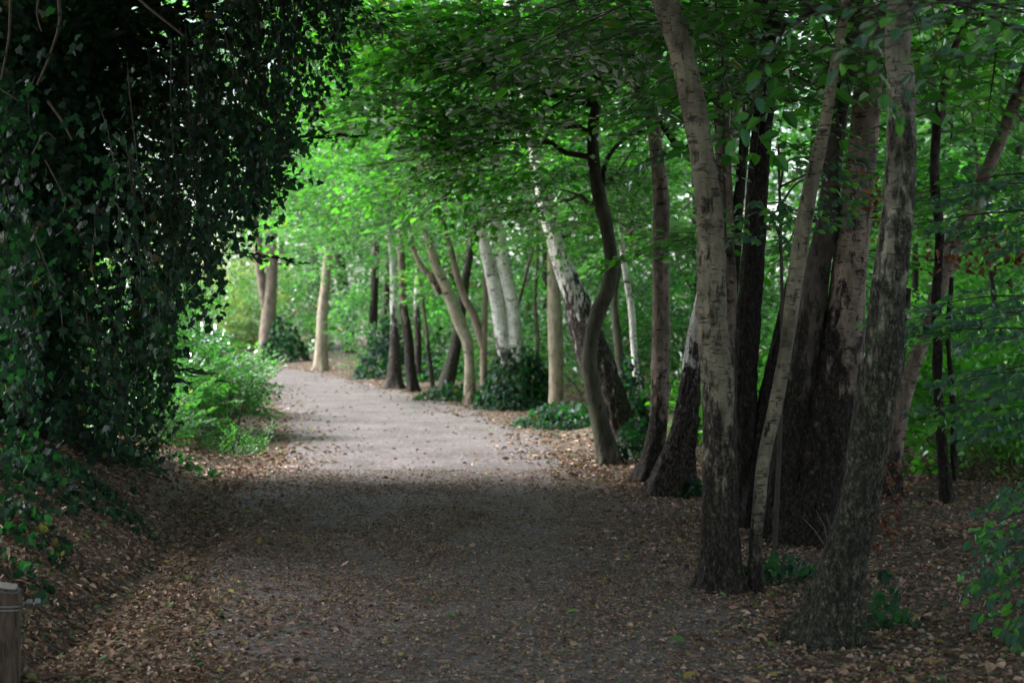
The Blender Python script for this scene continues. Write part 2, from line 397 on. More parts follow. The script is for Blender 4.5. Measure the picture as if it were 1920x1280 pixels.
def trunk(name, C, rad, mat, parent, origin, rough_h=1.0, rough_amt=1.0, sides=40, res=.03, flare=.35, lumps=.05, furrow=.012, seed=0):
    """C centre points, rad radii. bark relief is real displacement"""
    C = np.asarray(C, float)
    Ln = np.linalg.norm(np.diff(C, axis=0), axis=1).sum(); n = int(min(420, max(12, Ln / res)))
    S = crom(np.column_stack([C, rad]), n); P = S[:, :3]; r = np.maximum(S[:, 3] * .88, .006)
    d = np.gradient(P, axis=0); d /= np.linalg.norm(d, axis=1, keepdims=True)
    a = np.cross(d, np.array((0, 1.0, .05))); a /= np.linalg.norm(a, axis=1, keepdims=True); b_ = np.cross(d, a)
    s = np.concatenate([[0], np.cumsum(np.linalg.norm(np.diff(P, axis=0), axis=1))])
    th = np.arange(sides) * 2 * math.pi / sides
    TH, SS = np.meshgrid(th, s); RR = np.broadcast_to(r[:, None], TH.shape)
    cx, sx = np.cos(TH), np.sin(TH)
    q = lambda f, fz, o=0: np.stack([cx * RR * f + seed * 7.1 + o, sx * RR * f + o, SS * fz], 2).reshape(-1, 3)
    nf = fbm(q(9, 1.2), 3).reshape(TH.shape); 
    rough = (.2 + .8 * sstep(-.5, .9, (rough_h - SS) / max(.2, rough_h * .8) + (nf - .5) * 1.3)) * rough_amt
    lump = (fbm(q(3, 1.3, 5), 2).reshape(TH.shape) - .5) * 2 * lumps * 1.5 * RR
    ridge = 1 - np.abs(2 * fbm(q(26, 5.0, 9), 3).reshape(TH.shape) - 1) * 2.4
    micro = (vn(q(60, 25, 3)).reshape(TH.shape) - .5) * furrow * .25
    fl = flare * RR * np.exp(-SS / .28) * (.45 + .55 * (fbm(np.stack([cx.ravel() * 1.6 + seed, sx.ravel() * 1.6, SS.ravel() * .4], 1), 2).reshape(TH.shape) * 2 - .3))
    lobes = np.maximum(0, np.cos(TH * (4 + seed % 3) + seed + .6 * np.sin(TH * 2 + seed))) ** 2
    if flare > 0: fl = fl + (flare + .25) * RR * lobes * np.exp(-np.maximum(SS - .12, 0) / .13)
    kr = np.random.default_rng(int(abs(seed) * 10) + 5); kn = 0
    for _ in range(int(s[-1] * 1.6)):
        tk, sk = kr.random() * 6.283, kr.random() * s[-1]; dth = (TH - tk + math.pi) % (2 * math.pi) - math.pi; wk = kr.uniform(.22, .5)
        q2 = (dth ** 2 + ((SS - sk) / RR) ** 2) / wk ** 2; kn = kn + kr.uniform(.05, .16) * RR * (np.exp(-q2) - .7 * np.exp(-q2 * 6))
    D = kn + lump + rough * (ridge * furrow - furrow * .3) + micro + fl
    V = P[:, None] + (RR + D)[..., None] * (cx[..., None] * a[:, None] + sx[..., None] * b_[:, None])
    i = np.arange(n - 1)[:, None]; j = np.arange(sides)[None]
    Q = np.stack([i * sides + j, i * sides + (j + 1) % sides, (i + 1) * sides + (j + 1) % sides, (i + 1) * sides + j], 2).reshape(-1, 4)
    Q = Q[:, ::-1]
    return mesh_obj(name, V.reshape(-1, 3) - origin, Q, [mat], parent, smooth=True, vattr=rough.ravel())

# ------------------------------------------------------------------ ground and path
m, nt, out, N, L = nodes('soil')
geo = N('NewGeometry')
def nz(scale, det=4, rg=.6, src=None):
    n = N('TexNoise', i_Scale=scale, i_Detail=det, i_Roughness=rg); L(src or geo.outputs['Position'], n.inputs[0]); return n.outputs[0]
a = ramp(N, [(.3, (.022, .017, .014)), (.7, (.06, .045, .035))]); L(nz(3.0, 6, .7), a.inputs[0])
v = N('TexVoronoi', i_Scale=26.0, i_Randomness=1.0); L(geo.outputs['Position'], v.inputs[0])
sepc = N('SeparateColor'); L(v.outputs['Color'], sepc.inputs[0])
lc = ramp(N, [(.0, (.03, .02, .014)), (.4, (.07, .045, .03)), (.75, (.14, .095, .065)), (1, (.22, .16, .12))]); L(sepc.outputs[0], lc.inputs[0])
lf_ = ramp(N, [(.42, 0), (.5, 1)]); L(nz(9.0, 3), lf_.inputs[0])
c = mixc(N, L, lf_.outputs[0], a.outputs[0], lc.outputs[0])
b = N('BsdfPrincipled', i_Roughness=.9); L(c, b.inputs['Base Color'])
bp = N('Bump', i_Strength=.8, i_Distance=.03); L(v.outputs['Distance'], bp.inputs['Height'])
bp2 = N('Bump', i_Strength=.6, i_Distance=.02); L(nz(60, 4), bp2.inputs['Height']); L(bp.outputs[0], bp2.inputs['Normal']); L(bp2.outputs[0], b.inputs['Normal'])
L(b.outputs[0], out.inputs[0])

m, nt, out, N, L = nodes('path_grit')
geo = N('NewGeometry')
a = ramp(N, [(.3, (.048, .038, .038)), (.5, (.102, .086, .092)), (.7, (.168, .146, .156))]); L(nz(1.1, 9, .75), a.inputs[0])
v = N('TexVoronoi', i_Scale=120.0); L(geo.outputs['Position'], v.inputs[0]); sepc = N('SeparateColor'); L(v.outputs['Color'], sepc.inputs[0])
g_ = ramp(N, [(0, .25), (.6, .5), (1, .85)]); L(sepc.outputs[0], g_.inputs[0])
c = mixc(N, L, .75, a.outputs[0], g_.outputs[0], 'OVERLAY')
v2 = N('TexVoronoi', i_Scale=38.0); L(geo.outputs['Position'], v2.inputs[0]); sep2 = N('SeparateColor'); L(v2.outputs['Color'], sep2.inputs[0])
bits = ramp(N, [(.80, 0), (.83, 1)]); L(sep2.outputs[1], bits.inputs[0])
bc = ramp(N, [(0, (.05, .035, .03)), (.6, (.10, .075, .06)), (.9, (.3, .26, .22))]); L(sep2.outputs[2], bc.inputs[0])
c = mixc(N, L, bits.outputs[0], c, bc.outputs[0])
b = N('BsdfPrincipled', i_Roughness=.85); L(c, b.inputs['Base Color'])
bp = N('Bump', i_Strength=.55, i_Distance=.012); L(v.outputs['Distance'], bp.inputs['Height'])
bp2 = N('Bump', i_Strength=.4, i_Distance=.014); L(nz(18, 5), bp2.inputs['Height']); L(bp.outputs[0], bp2.inputs['Normal']); L(bp2.outputs[0], b.inputs['Normal'])
L(b.outputs[0], out.inputs[0])

ys = np.concatenate([np.linspace(-25, 4.8, 24), np.linspace(5, 20, 150), np.linspace(20.3, 60, 80), np.linspace(62, 400, 20)])
xs = np.concatenate([-np.geomspace(250, 8.2, 26), np.linspace(-8, 8, 160), np.geomspace(8.2, 250, 26)])
XX, YY = np.meshgrid(xs, ys); ZZ = gh(XX, YY)
inpath = (XX > pl(YY) + .25) & (XX < pr(YY) - .25)
ZZ = ZZ - .02 * inpath
V = np.stack([XX, YY, ZZ], 2).reshape(-1, 3); nx, ny = len(xs), len(ys)
i = np.arange(ny - 1)[:, None]; j = np.arange(nx - 1)[None]
Q = np.stack([i * nx + j, i * nx + j + 1, (i + 1) * nx + j + 1, (i + 1) * nx + j], 2).reshape(-1, 4)
ground = tag(mesh_obj('ground', V, Q, ['soil'], smooth=True), kind='structure', label='dark brown earth floor strewn with dead leaves')
# path sheet with ragged edges
ys = np.concatenate([np.linspace(-20, 4.9, 20), np.linspace(5, 20, 170), np.linspace(20.3, 53.5, 110)])
ts = np.linspace(0, 1, 46); TT, YY = np.meshgrid(ts, ys)
def ragged(y, o): return (fbm(np.column_stack([y * 1.7, y * 0 + o, y * 0]), 4) - .5) * .55
lo = pl(ys) + ragged(ys, 3.3) - .05; hi = pr(ys) + ragged(ys, 9.9) + .05
XX = lo[:, None] * (1 - TT) + hi[:, None] * TT; edge = np.minimum(TT, 1 - TT)
ZZ = gh(XX, YY) + .012 * sstep(0, .06, edge) - .012 * (1 - sstep(0, .02, edge)) + .0
V = np.stack([XX, YY, ZZ], 2).reshape(-1, 3); nx, ny = len(ts), len(ys)
i = np.arange(ny - 1)[:, None]; j = np.arange(nx - 1)[None]
Q = np.stack([i * nx + j, i * nx + j + 1, (i + 1) * nx + j + 1, (i + 1) * nx + j], 2).reshape(-1, 4)
path = tag(mesh_obj('path', V, Q, ['path_grit'], smooth=True), kind='structure', label='grey brown gritty woodland path bending to the left')

# ------------------------------------------------------------------ fallen leaves
def surf_z(X, Y):
    e = np.minimum(X - pl(Y), pr(Y) - X)
    return gh(X, Y) + np.where(e > .0, .014, .004)
def litter_density(X, Y):
    dl = pl(Y) - X; dr = X - pr(Y); e = np.maximum(dl, dr)
    n = fbm(np.stack([X * 1.1, Y * 1.1, X * 0 + 4], 1), 3)
    return np.clip(sstep(-.9, .35, e + (n - .5) * 1.0), .035, 1)
def scatter(name, N0, x0, x1, y0, y1, smin, smax, shape, dens_floor=0.0, parent=None, mat='dead_leaf', tilt=.45, invert=False, lift=.0):
    X = rng.uniform(x0, x1, N0); Y = y0 * (y1 / y0) ** rng.random(N0)
    p = litter_density(X, Y); p = np.maximum(p, dens_floor)
    if invert: p = (1 - litter_density(X, Y) * .6) * (.45 + .55 * sstep(.42, .62, fbm(np.stack([X * 1.6, Y * .9, X * 0 + 8], 1), 4)))
    keep = (rng.random(N0) < p) & (np.abs(X) < Y * .345 + .4); X, Y = X[keep], Y[keep]; n = len(X)
    pos = np.stack([X, Y, surf_z(X, Y) + lift + rng.random(n) * .012], 1)
    an = rng.random(n) * 6.283
    d = np.stack([np.cos(an), np.sin(an), rng.normal(size=n) * tilt * .5], 1)
    e = .05; gx = (gh(X + e, Y) - gh(X - e, Y)) / (2 * e)
    up = np.stack([-gx, gx * 0, gx * 0 + 1], 1) + rng.normal(size=(n, 3)) * tilt
    sz = rng.uniform(smin, smax, n)
    V, Q = stamp(shape[0], shape[1], pos - np.array([0, 0, 1]) * (sz * .0)[:, None], frames(d, up), sz)
    mb = MB(); mb.add(V, Q, np.repeat(rng.random(n), len(shape[1])))
    return mb
# the largest 300 leaves one by one, children of the ground
fallen = [leaf_full(5, .6, .14, -.25), leaf_full(6, .55, .1, .2, lobes=3), leaf_full(5, .75, .2, .15)]
fallen_me = []
for k, (v_, q_) in enumerate(fallen):
    for c_ in range(6):
        o = mesh_obj('fallen_leaf', v_ + 0, q_, ['dead_leaf'], ground, rnd=np.full(len(q_), [.15, .4, .6, .75, .915, .97][c_]), smooth=True)
        fallen_me.append(o)
cnt = 0; first = list(fallen_me); wts = [.22, .27, .22, .13, .07, .09]
while cnt < 300:
    Y = 6.3 + 6 * random.random() ** 1.4; X = random.uniform(-Y * .34, Y * .34)
    if random.random() > float(litter_density(np.array([X]), np.array([Y]))[0]) * .9 + .06: continue
    k = random.randrange(3); c_ = random.choices(range(6), wts)[0]; src = fallen_me[k * 6 + c_]
    if src in first: o = src; first.remove(src)
    else: o = src.copy(); col.objects.link(o); o.parent = ground
    o.location = (X, Y, float(surf_z(np.array([X]), np.array([Y]))[0]) + .012)
    gx = float((gh(X + .05, Y) - gh(X - .05, Y)) / .1)
    o.rotation_euler = (random.gauss(0, .3), random.gauss(-math.atan(gx), .3), random.uniform(0, 6.28)); s = random.uniform(.04, .068); o.scale = (s, s, s); cnt += 1
for o in first: bpy.data.objects.remove(o)
mb1 = scatter('a', 62000, -5.5, 5.5, 6.0, 18, .022, .054, leaf_hex(.62, .16, -.2), tilt=.5)
mb2 = scatter('b', 30000, -9, 8, 14, 50, .045, .085, leaf_hex(.7, .14, -.1), tilt=.35)
mb3 = scatter('c', 36000, -5.5, 5.5, 6.0, 17, .012, .03, leaf_diamond(.7, .12), tilt=.6)
mbL = MB()
for q_ in (mb1, mb2, mb3): mbL.add(np.concatenate(q_.V), np.concatenate(q_.Q), np.concatenate(q_.r))
tag(mbL.build('leaf_litter', ['dead_leaf'], ground), kind='stuff')
# crumbs of leaf and grit on the path
mbP = scatter('d', 170000, -2.9, 1.7, 6.0, 16, .008, .030, leaf_diamond(.6, .15), tilt=.5, invert=True, lift=-.004)
mbQ = scatter('e', 4000, -6, 1.7, 14, 45, .02, .05, leaf_diamond(.6, .15), tilt=.4, dens_floor=.3)
mbP.add(np.concatenate(mbQ.V), np.concatenate(mbQ.Q), np.concatenate(mbQ.r))
tag(mbP.build('leaf_crumbs', ['dead_leaf'], path), kind='stuff')

# ------------------------------------------------------------------ trees
def extend_up(P, r, H, sway=.15):
    """carry the trunk on above the frame to height H"""
    P = [np.array(p) for p in P]; r = list(r)
    while P[-1][2] < H - .3:
        d = P[-1] - P[-2]; d = d / np.linalg.norm(d); d = d * .8 + np.array((random.uniform(-sway, sway), random.uniform(-sway, sway), .35)); d /= np.linalg.norm(d)
        P.append(P[-1] + d * min(1.6, max(.5, (H - P[-1][2])))); r.append(max(.025, r[-1] * .86))
    return P, r

def limb_pts(a, b, sag=.1, n=7):
    a, b = np.asarray(a), np.asarray(b); t = np.linspace(0, 1, n)[:, None]
    j = rng.normal(size=(n, 3)) * .035 * np.linalg.norm(b - a); j[0] = j[-1] = 0
    p = a * (1 - t) + b * t + j * .6
    p[:, 2] += (sag * np.sin(t[:, 0] * math.pi) * np.linalg.norm(b - a))
    return p

TREES = {}
def tree(name, label, cat, base, pts, bark, H=8.0, group=None, rough_h=1.2, rough_amt=1.0, sides=20, res=.08, flare=.35, furrow=.012,
         pads=(), crown_mat='beech_leaf', dY=0.0, limbs=True, stems=(), crown_lod=2, top=True, top_n=26, top_r=1.6, twigs=5, lumps=.05):
    """pts [(px,py,width px)], base (px,py) on the ground. pads [(px,py,Y,rx,ry,rz,n,lod)] in view"""
    g = G(*base); Y = g[1]; o = thing(name, g, label, cat, group)
    def build(pts_, nm, sd, ext=True, fl=flare, dy=dY, bk=None):
        P = []; r = []
        n = len(pts_)
        for k, q in enumerate(pts_):
            yy = Y + dy * k / max(1, n - 1) + (q[3] if len(q) > 3 else 0)
            P.append(W(q[0], q[1], yy)); r.append(q[2] / 2 / F * yy)
        if fl > 0: P.insert(0, P[0] + (P[0] - P[1]) * .02 + np.array((0, 0, -.18))); r.insert(0, r[0] * 1.12)
        if ext: P, r = extend_up(P, r, H)
        trunk(nm, P, r, bk or bark, o, g, rough_h, rough_amt, sides, res, fl, lumps, furrow, sd)
        return P, r
    P, r = build(pts, 'trunk', len(TREES) + 1, ext=top)
    for k, s in enumerate(stems): build(s['pts'], s.get('name', 'stem'), 40 + k + len(TREES), s.get('ext', True), s.get('flare', 0), bk='dark_bark' if 'dark' in s.get('name', '') else None)
    mb = MB(); lb = MB()
    Pm = crom(np.array(P), 60)
    for (px, py, PY, rx, ry, rz, n, lod) in pads:
        C = W(px, py, PY); i = np.argmin(np.abs(Pm[:, 2] - (C[2] - .15 * np.linalg.norm(C[:2] - Pm[-1][:2]))) + (Pm[:, 2] > C[2]) * .1)
        a = Pm[i]; od = C - a
        ps = pad_sprays(mb, C, np.array((rx, ry, rz)), n, lod, out=od / (np.linalg.norm(od) + .01))
        if limbs:
            lp = limb_pts(a, C + od * .15, .08); V, Q = tube_np(crom(lp, 14), np.linspace(.035, .010, 14), 6); one = MB(); one.add(V, Q); one.build('limb', ['twig_bark'], o, g, smooth=True)
            for p in ps[:twigs]:
                k = rng.integers(2, 6); tp = limb_pts(lp[k], p, .06, 5); V, Q = tube_np(tp, np.linspace(.011, .005, 5), 4); lb.add(V, Q)
    if top:
        T_ = P[-1]
        pos = pad_sprays(mb, T_ - np.array((0, 0, top_r * .35)), np.array((top_r, top_r, top_r * .75)), int(top_n * .8), 2, size=1.65)
        for p in pos[:6]:
            V, Q = tube_np(limb_pts(P[-2], p, .05, 5), np.linspace(.02, .006, 5), 4); lb.add(V, Q)
    if mb.V: mb.build('crown', [crown_mat, 'twig_bark'], o, g)
    if lb.V: tag(lb.build('twigs', ['twig_bark'], o, g, smooth=True), kind='stuff')
    TREES[label] = (o, P, r); return o

GR = 'trees along the right edge of the path'
# nearest first
tree('birch_tree', 'stout mossy birch leaning right, nearest the camera, ivy at its foot', 'tree', (1555, 1205),
     [(1555, 1200, 116), (1562, 1150, 104), (1578, 1080, 92), (1612, 940, 78), (1633, 800, 80), (1655, 680, 82), (1664, 560, 72), (1677, 450, 66), (1689, 300, 60), (1689, 150, 54), (1687, 20, 50)],
     'birch_moss', H=8.5, group=GR, rough_h=2.4, rough_amt=.9, sides=72, res=.02, flare=.75, furrow=.014,
     pads=[(1800, 20, 8.4, .9, .9, .3, 14, 0)], top_n=45, top_r=2.4)
tree('birch_tree', 'scaly grey brown birch with dark foot, tallest beside the path edge', 'tree', (1352, 1108),
     [(1350, 1105, 88), (1352, 1060, 80), (1351, 980, 74), (1350, 860, 70), (1346, 740, 66), (1336, 620, 64), (1333, 500, 60), (1330, 400, 58), (1318, 300, 52), (1300, 200, 54), (1278, 100, 51), (1246, 0, 54), (1225, -60, 50)],
     'birch_grey', H=9.0, group=GR, rough_h=1.35, sides=72, res=.02, flare=.45, furrow=.012,
     pads=[(1200, -20, 9.6, .8, .8, .4, 12, 0)], top_n=50, top_r=2.6)
tree('birch_tree', 'slender pale birch curving right between two thick trunks', 'tree', (1418, 1112),
     [(1418, 1108, 32), (1416, 1030, 26), (1422, 960, 27), (1432, 860, 28), (1454, 760, 30), (1474, 650, 28), (1486, 560, 32), (1502, 450, 34), (1520, 350, 32), (1543, 250, 27), (1560, 150, 22), (1583, 20, 21), (1592, -40, 20)],
     'birch_grey', H=8.0, group=GR, rough_h=.6, rough_amt=.8, sides=40, res=.03, furrow=.006,
     pads=[(1480, 60, 10, .8, .8, .35, 14, 0)], top_n=20)
tree('birch_tree', 'massive pinkish birch with black furrowed foot and a dark second stem', 'tree', (1520, 1015),
     [(1522, 1012, 165), (1530, 960, 140), (1546, 850, 116), (1563, 740, 106), (1578, 640, 92), (1587, 550, 76), (1597, 450, 72), (1615, 300, 64), (1630, 150, 58), (1648, 0, 60), (1655, -60, 55)],
     'birch_pink', H=10, group=GR, rough_h=1.7, sides=64, res=.025, flare=.35, furrow=.02,
     stems=[dict(pts=[(1470, 990, 90), (1482, 860, 76), (1502, 720, 66), (1518, 620, 60), (1535, 500, 52), (1553, 400, 44), (1568, 260, 36, .2)], name='dark_stem', flare=.1)],
     pads=[(1560, 150, 12, .9, .9, .5, 16, 0), (1500, 420, 12.5, .7, .7, .3, 8, 0)], top_n=50, top_r=2.6)
tree('birch_tree', 'dark furrowed birch behind the tall grey brown birch', 'tree', (1400, 985),
     [(1400, 985, 62), (1400, 900, 50), (1400, 820, 44), (1399, 700, 46), (1403, 600, 52), (1413, 470, 46), (1420, 350, 44), (1432, 200, 42), (1446, 50, 46), (1452, -40, 44)],
     'dark_bark', H=9, group=GR, rough_h=5, sides=48, res=.03, furrow=.014,
     stems=[dict(pts=[(1412, 950, 44, -.1), (1430, 800, 40), (1452, 690, 36), (1476, 580, 30), (1500, 470, 20)], name='side_stem', flare=.1, ext=False)],
     pads=[(1440, 190, 12.3, .9, .9, .5, 18, 0), (1400, -10, 12, .8, .8, .4, 14, 0)], top_n=30, top_r=2.2)
tree('birch_tree', 'pale upright birch rising just behind the tall grey brown trunk', 'tree', (1362, 940),
     [(1366, 935, 40), (1368, 700, 34), (1368, 480, 30), (1360, 380, 34), (1354, 250, 34), (1352, 120, 33), (1346, 0, 31), (1342, -60, 30)],
     'birch_pink', H=9, group=GR, rough_h=1.5, sides=40, res=.04,
     stems=[dict(pts=[(1372, 600, 16), (1382, 420, 22), (1396, 260, 22), (1410, 120, 24), (1412, -20, 24)], name='dark_stem', flare=0)],
     pads=[(1300, 60, 13.5, .9, .9, .5, 20, 0)], top_n=30, top_r=2.2)
tree('birch_tree', 'straight birch with dark bands left of the leaning furrowed birch', 'tree', (1214, 905),
     [(1214, 902, 52), (1222, 860, 42), (1233, 800, 38), (1238, 720, 38), (1240, 600, 37), (1239, 480, 35), (1240, 380, 34), (1232, 300, 28), (1222, 220, 28), (1198, 160, 28), (1190, 60, 27), (1186, -30, 26)],
     'birch_pink', H=9, group=GR, rough_h=.9, sides=48, res=.03, flare=.5,
     pads=[(1180, 60, 15.2, 1.0, 1, .6, 26, 0), (1260, 180, 15.6, .7, .9, .5, 16, 0)], top_n=30, top_r=2.4)
tree('birch_tree', 'leaning birch with wide twin furrowed foot behind the tall trunk', 'tree', (1262, 928),
     [(1256, 925, 84), (1262, 880, 68), (1278, 820, 54), (1292, 740, 44), (1302, 640, 34), (1318, 560, 30), (1340, 460, 26)],
     'birch_white', H=8, group=GR, rough_h=1.7, sides=60, res=.025, flare=.55, furrow=.022,
     stems=[dict(pts=[(1290, 925, 34), (1290, 860, 30), (1300, 780, 26)], name='foot', flare=.2, ext=False)], top_n=16)
S_PTS = [(1142, 868, 50), (1134, 830, 42), (1122, 780, 36), (1110, 720, 33), (1106, 680, 32), (1110, 630, 32), (1124, 580, 34), (1140, 540, 32), (1146, 490, 29), (1138, 430, 28), (1124, 370, 30), (1114, 310, 27), (1112, 240, 24), (1124, 160, 20), (1128, 80, 18), (1118, 0, 16), (1112, -40, 15)]
tree('beech_tree', 'dark mossy S-curved tree with green algae on its left side', 'tree', (1142, 872), S_PTS,
     'mossy_dark', H=8, group=GR, rough_h=.25, sides=48, res=.035, flare=.5, furrow=.006, lumps=.1,
     stems=[dict(pts=[(1128, 350, 10), (1136, 305, 10), (1160, 270, 9), (1190, 250, 7), (1235, 243, 5)], name='limb', ext=False),
            dict(pts=[(1276, 285, 12, -.5), (1245, 240, 14, -.4), (1214, 200, 11, -.2), (1190, 176, 8)], name='limb', ext=False),
            dict(pts=[(1108, 200, 12), (1092, 150, 11), (1085, 95, 11), (1060, 40, 9), (1058, -20, 8)], name='limb', ext=False),
            dict(pts=[(1126, 130, 10), (1112, 80, 10), (1102, 40, 9), (1090, -20, 9)], name='limb', ext=False),
            dict(pts=[(1110, 92, 5), (1020, 88, 5), (960, 100, 4.5), (900, 130, 4), (840, 160, 3)], name='limb', ext=False),
            dict(pts=[(1095, 165, 5), (1010, 215, 4.5), (930, 240, 4), (850, 275, 3.5), (780, 310, 3)], name='limb', ext=False),
            dict(pts=[(1100, 10, 5), (980, 35, 4.5), (880, 60, 4), (780, 55, 3.5), (700, 38, 3)], name='limb', ext=False)],
     pads=[(1060, 60, 16.5, 1.1, 1.0, .5, 34, 0), (960, 130, 16.5, 1.1, 1.0, .5, 40, 0), (860, 60, 16.5, 1.0, 1.0, .45, 34, 0), (1040, 240, 17, .9, 1.0, .45, 34, 0),
           (900, 280, 17, 1.0, 1.0, .4, 34, 0), (770, 170, 17, .9, 1.0, .5, 30, 0), (1180, 330, 17.5, .8, .9, .5, 22, 0), (700, 40, 17, .8, 1.0, .4, 22, 0), (1060, 380, 17.5, .6, .8, .3, 16, 0)], top_n=40, top_r=2.4)
tree('young_beech', 'thin dark trunk close behind the S-curved tree', 'tree', (1168, 790),
     [(1168, 785, 20), (1162, 680, 18), (1154, 600, 17), (1152, 550, 15), (1166, 470, 16), (1182, 410, 15), (1192, 330, 12), (1186, 240, 10)],
     'mossy_dark', H=8, group=GR, rough_h=.2, sides=20, res=.08, pads=[(1220, 420, 20, .9, 1, .6, 26, 0), (1150, 250, 20, 1.2, 1, .7, 30, 1)], top_n=16)
tree('birch_tree', 'thin bent white birch between the S-curved tree and banded birch', 'tree', (1208, 815),
     [(1208, 810, 17), (1203, 760, 15), (1193, 700, 14), (1188, 640, 14), (1184, 580, 14), (1174, 520, 13), (1168, 480, 12), (1164, 400, 11), (1168, 320, 10)],
     'birch_white', H=8, group=GR, rough_h=.5, sides=24, res=.06, top_n=14, pads=[(1130, 90, 21, 1.3, 1, .8, 26, 1)])
tree('birch_tree', 'leaning birch with black fissured right side and white left edge', 'tree', (1160, 832),
     [(1166, 828, 82), (1146, 770, 78), (1126, 700, 72), (1104, 640, 66), (1086, 580, 54), (1068, 530, 44), (1052, 490, 38), (1038, 445, 32), (1022, 390, 28), (1010, 330, 24)],
     'birch_white', H=7.5, group=GR, rough_h=2.4, sides=56, res=.04, flare=.2, furrow=.03, top_n=20,
     pads=[(980, 350, 19.5, .9, 1, .45, 26, 0), (1090, 330, 19.5, .9, 1, .5, 26, 0)])
tree('plain_trunk_tree', 'smooth beige trunk standing bare beside the fissured leaning birch', 'tree', (1042, 778),
     [(1042, 776, 32), (1043, 700, 31), (1041, 620, 32), (1038, 540, 28), (1037, 470, 25), (1036, 400, 22)],
     'smooth_beige', H=8, group=GR, rough_h=.05, rough_amt=0, sides=28, res=.08, flare=.1, top_n=24, pads=[(1010, 380, 24, 1.4, 1.2, .7, 34, 1), (1110, 440, 25, 1.0, 1.2, .7, 30, 1)])
tree('birch_tree', 'pair of bright white birch trunks rising from an ivy mound', 'tree', (968, 765),
     [(974, 760, 44), (970, 700, 42), (966, 637, 32), (960, 574, 31), (946, 504, 31), (934, 434, 28), (922, 380, 26), (916, 300, 24)],
     'birch_white', H=10, group=GR, rough_h=1.0, rough_amt=.8, sides=40, res=.06, flare=.2, furrow=.018,
     stems=[dict(pts=[(956, 740, 36), (948, 680, 28), (939, 613, 32), (931, 560, 32), (917, 496, 27), (904, 434, 23), (896, 360, 20), (892, 300, 18)], name='second_trunk', flare=0)],
     pads=[(900, 340, 26, 1.8, 1.3, .9, 60, 1), (820, 260, 25, 1.6, 1.3, .9, 50, 1), (960, 250, 26, 1.6, 1.3, 1, 46, 1), (850, 120, 26, 2.0, 1.5, 1.0, 50, 1)], top_n=40, top_r=2.6)
tree('young_beech', 'thin tan pole tree with a long branch leaning off to the left', 'tree', (910, 765),
     [(911, 762, 19), (907, 700, 15), (907, 630, 15), (910, 560, 11), (909, 500, 10), (907, 440, 9)],
     'smooth_brown', H=8, group=GR, rough_h=.05, rough_amt=0, sides=18, res=.1,
     stems=[dict(pts=[(905, 650, 15), (890, 595, 17), (872, 560, 16), (855, 510, 15), (846, 470, 13), (834, 425, 11), (822, 400, 10)], name='side_trunk')], top_n=14,
     pads=[(760, 360, 27, 1.4, 1.2, .7, 40, 1)])
tree('birch_tree', 'long cream birch leaning left over the path with a thick side branch', 'tree', (878, 755),
     [(880, 752, 26), (881, 710, 23), (880, 672, 22), (876, 640, 24), (864, 610, 27), (844, 559, 27), (832, 530, 25), (821, 508, 23), (808, 465, 20), (792, 410, 15), (780, 360, 12), (774, 320, 11)],
     'birch_cream', H=7.5, group=GR, rough_h=.5, rough_amt=.5, sides=28, res=.07,
     stems=[dict(pts=[(826, 552, 17), (808, 520, 15), (790, 498, 13), (778, 475, 11), (770, 440, 10)], name='limb')], top_n=20,
     pads=[(720, 300, 28, 1.7, 1.4, .9, 56, 1), (650, 380, 29, 1.5, 1.4, .7, 46, 1), (740, 150, 28, 2.0, 1.5, 1.1, 50, 1), (600, 250, 30, 1.5, 1.4, .9, 40, 1)])
tree('birch_tree', 'low mossy trunk leaning right behind the cream birch foot', 'tree', (840, 742),
     [(832, 740, 36), (842, 700, 30), (852, 660, 26), (862, 610, 22), (868, 560, 18)],
     'birch_moss', H=6.5, group=GR, rough_h=4, sides=24, res=.1, flare=.4, top_n=16, pads=[(860, 480, 31, .8, 1, .6, 18, 1)])
tree('leaning_log', 'dark bare log propped at a slant between the birches', 'log', (788, 690),
     [(786, 692, 18), (800, 660, 17), (818, 625, 15), (834, 592, 13)], 'dark_bark', H=3, group=None, rough_h=2, sides=16, res=.1, top=False, flare=0)
tree('birch_tree', 'near twin of the dark footed birches, straight with grey flaking bark', 'tree', (776, 735),
     [(775, 731, 22), (770, 690, 21), (765, 634, 20), (757, 580, 17), (755, 535, 16), (752, 469, 15), (748, 420, 13)],
     'birch_pink', H=9, group=GR, rough_h=2.2, sides=28, res=.08, top_n=24, pads=[(740, 430, 33, 1.3, 1.3, .6, 30, 1)])
tree('birch_tree', 'grey white forked birch with dark foot, left of the twin', 'tree', (740, 728),
     [(740, 725, 34), (740, 690, 28), (740, 613, 18), (738, 560, 15), (737, 496, 14), (734, 469, 12), (730, 430, 11)],
     'birch_white', H=9, group=GR, rough_h=1.6, sides=28, res=.08,
     stems=[dict(pts=[(784, 700, 13, 1.0), (784, 640, 15, 1.0), (782, 580, 14, 1.0), (784, 520, 13, 1.0), (788, 450, 12, 1.0)], name='back_stem')], top_n=24,
     pads=[(660, 440, 34, 1.5, 1.3, .6, 34, 1), (690, 330, 34, 1.6, 1.4, .9, 36, 1)])
tree('birch_tree', 'dark flaking birch trunk rising out of ivy beyond the twins', 'tree', (696, 705),
     [(697, 702, 22), (697, 660, 20), (700, 600, 18), (702, 545, 17), (704, 484, 17), (704, 430, 15)],
     'birch_grey', H=9, group=GR, rough_h=3, sides=24, res=.1, top_n=24,
     stems=[dict(pts=[(722, 700, 18, 1.5), (724, 600, 16, 1.5), (728, 480, 15, 1.5)], name='back_stem')],
     pads=[(620, 400, 39, 1.8, 1.5, .8, 40, 1), (560, 360, 40, 1.6, 1.5, .8, 34, 1), (640, 240, 40, 2.2, 1.6, 1.3, 46, 1)])
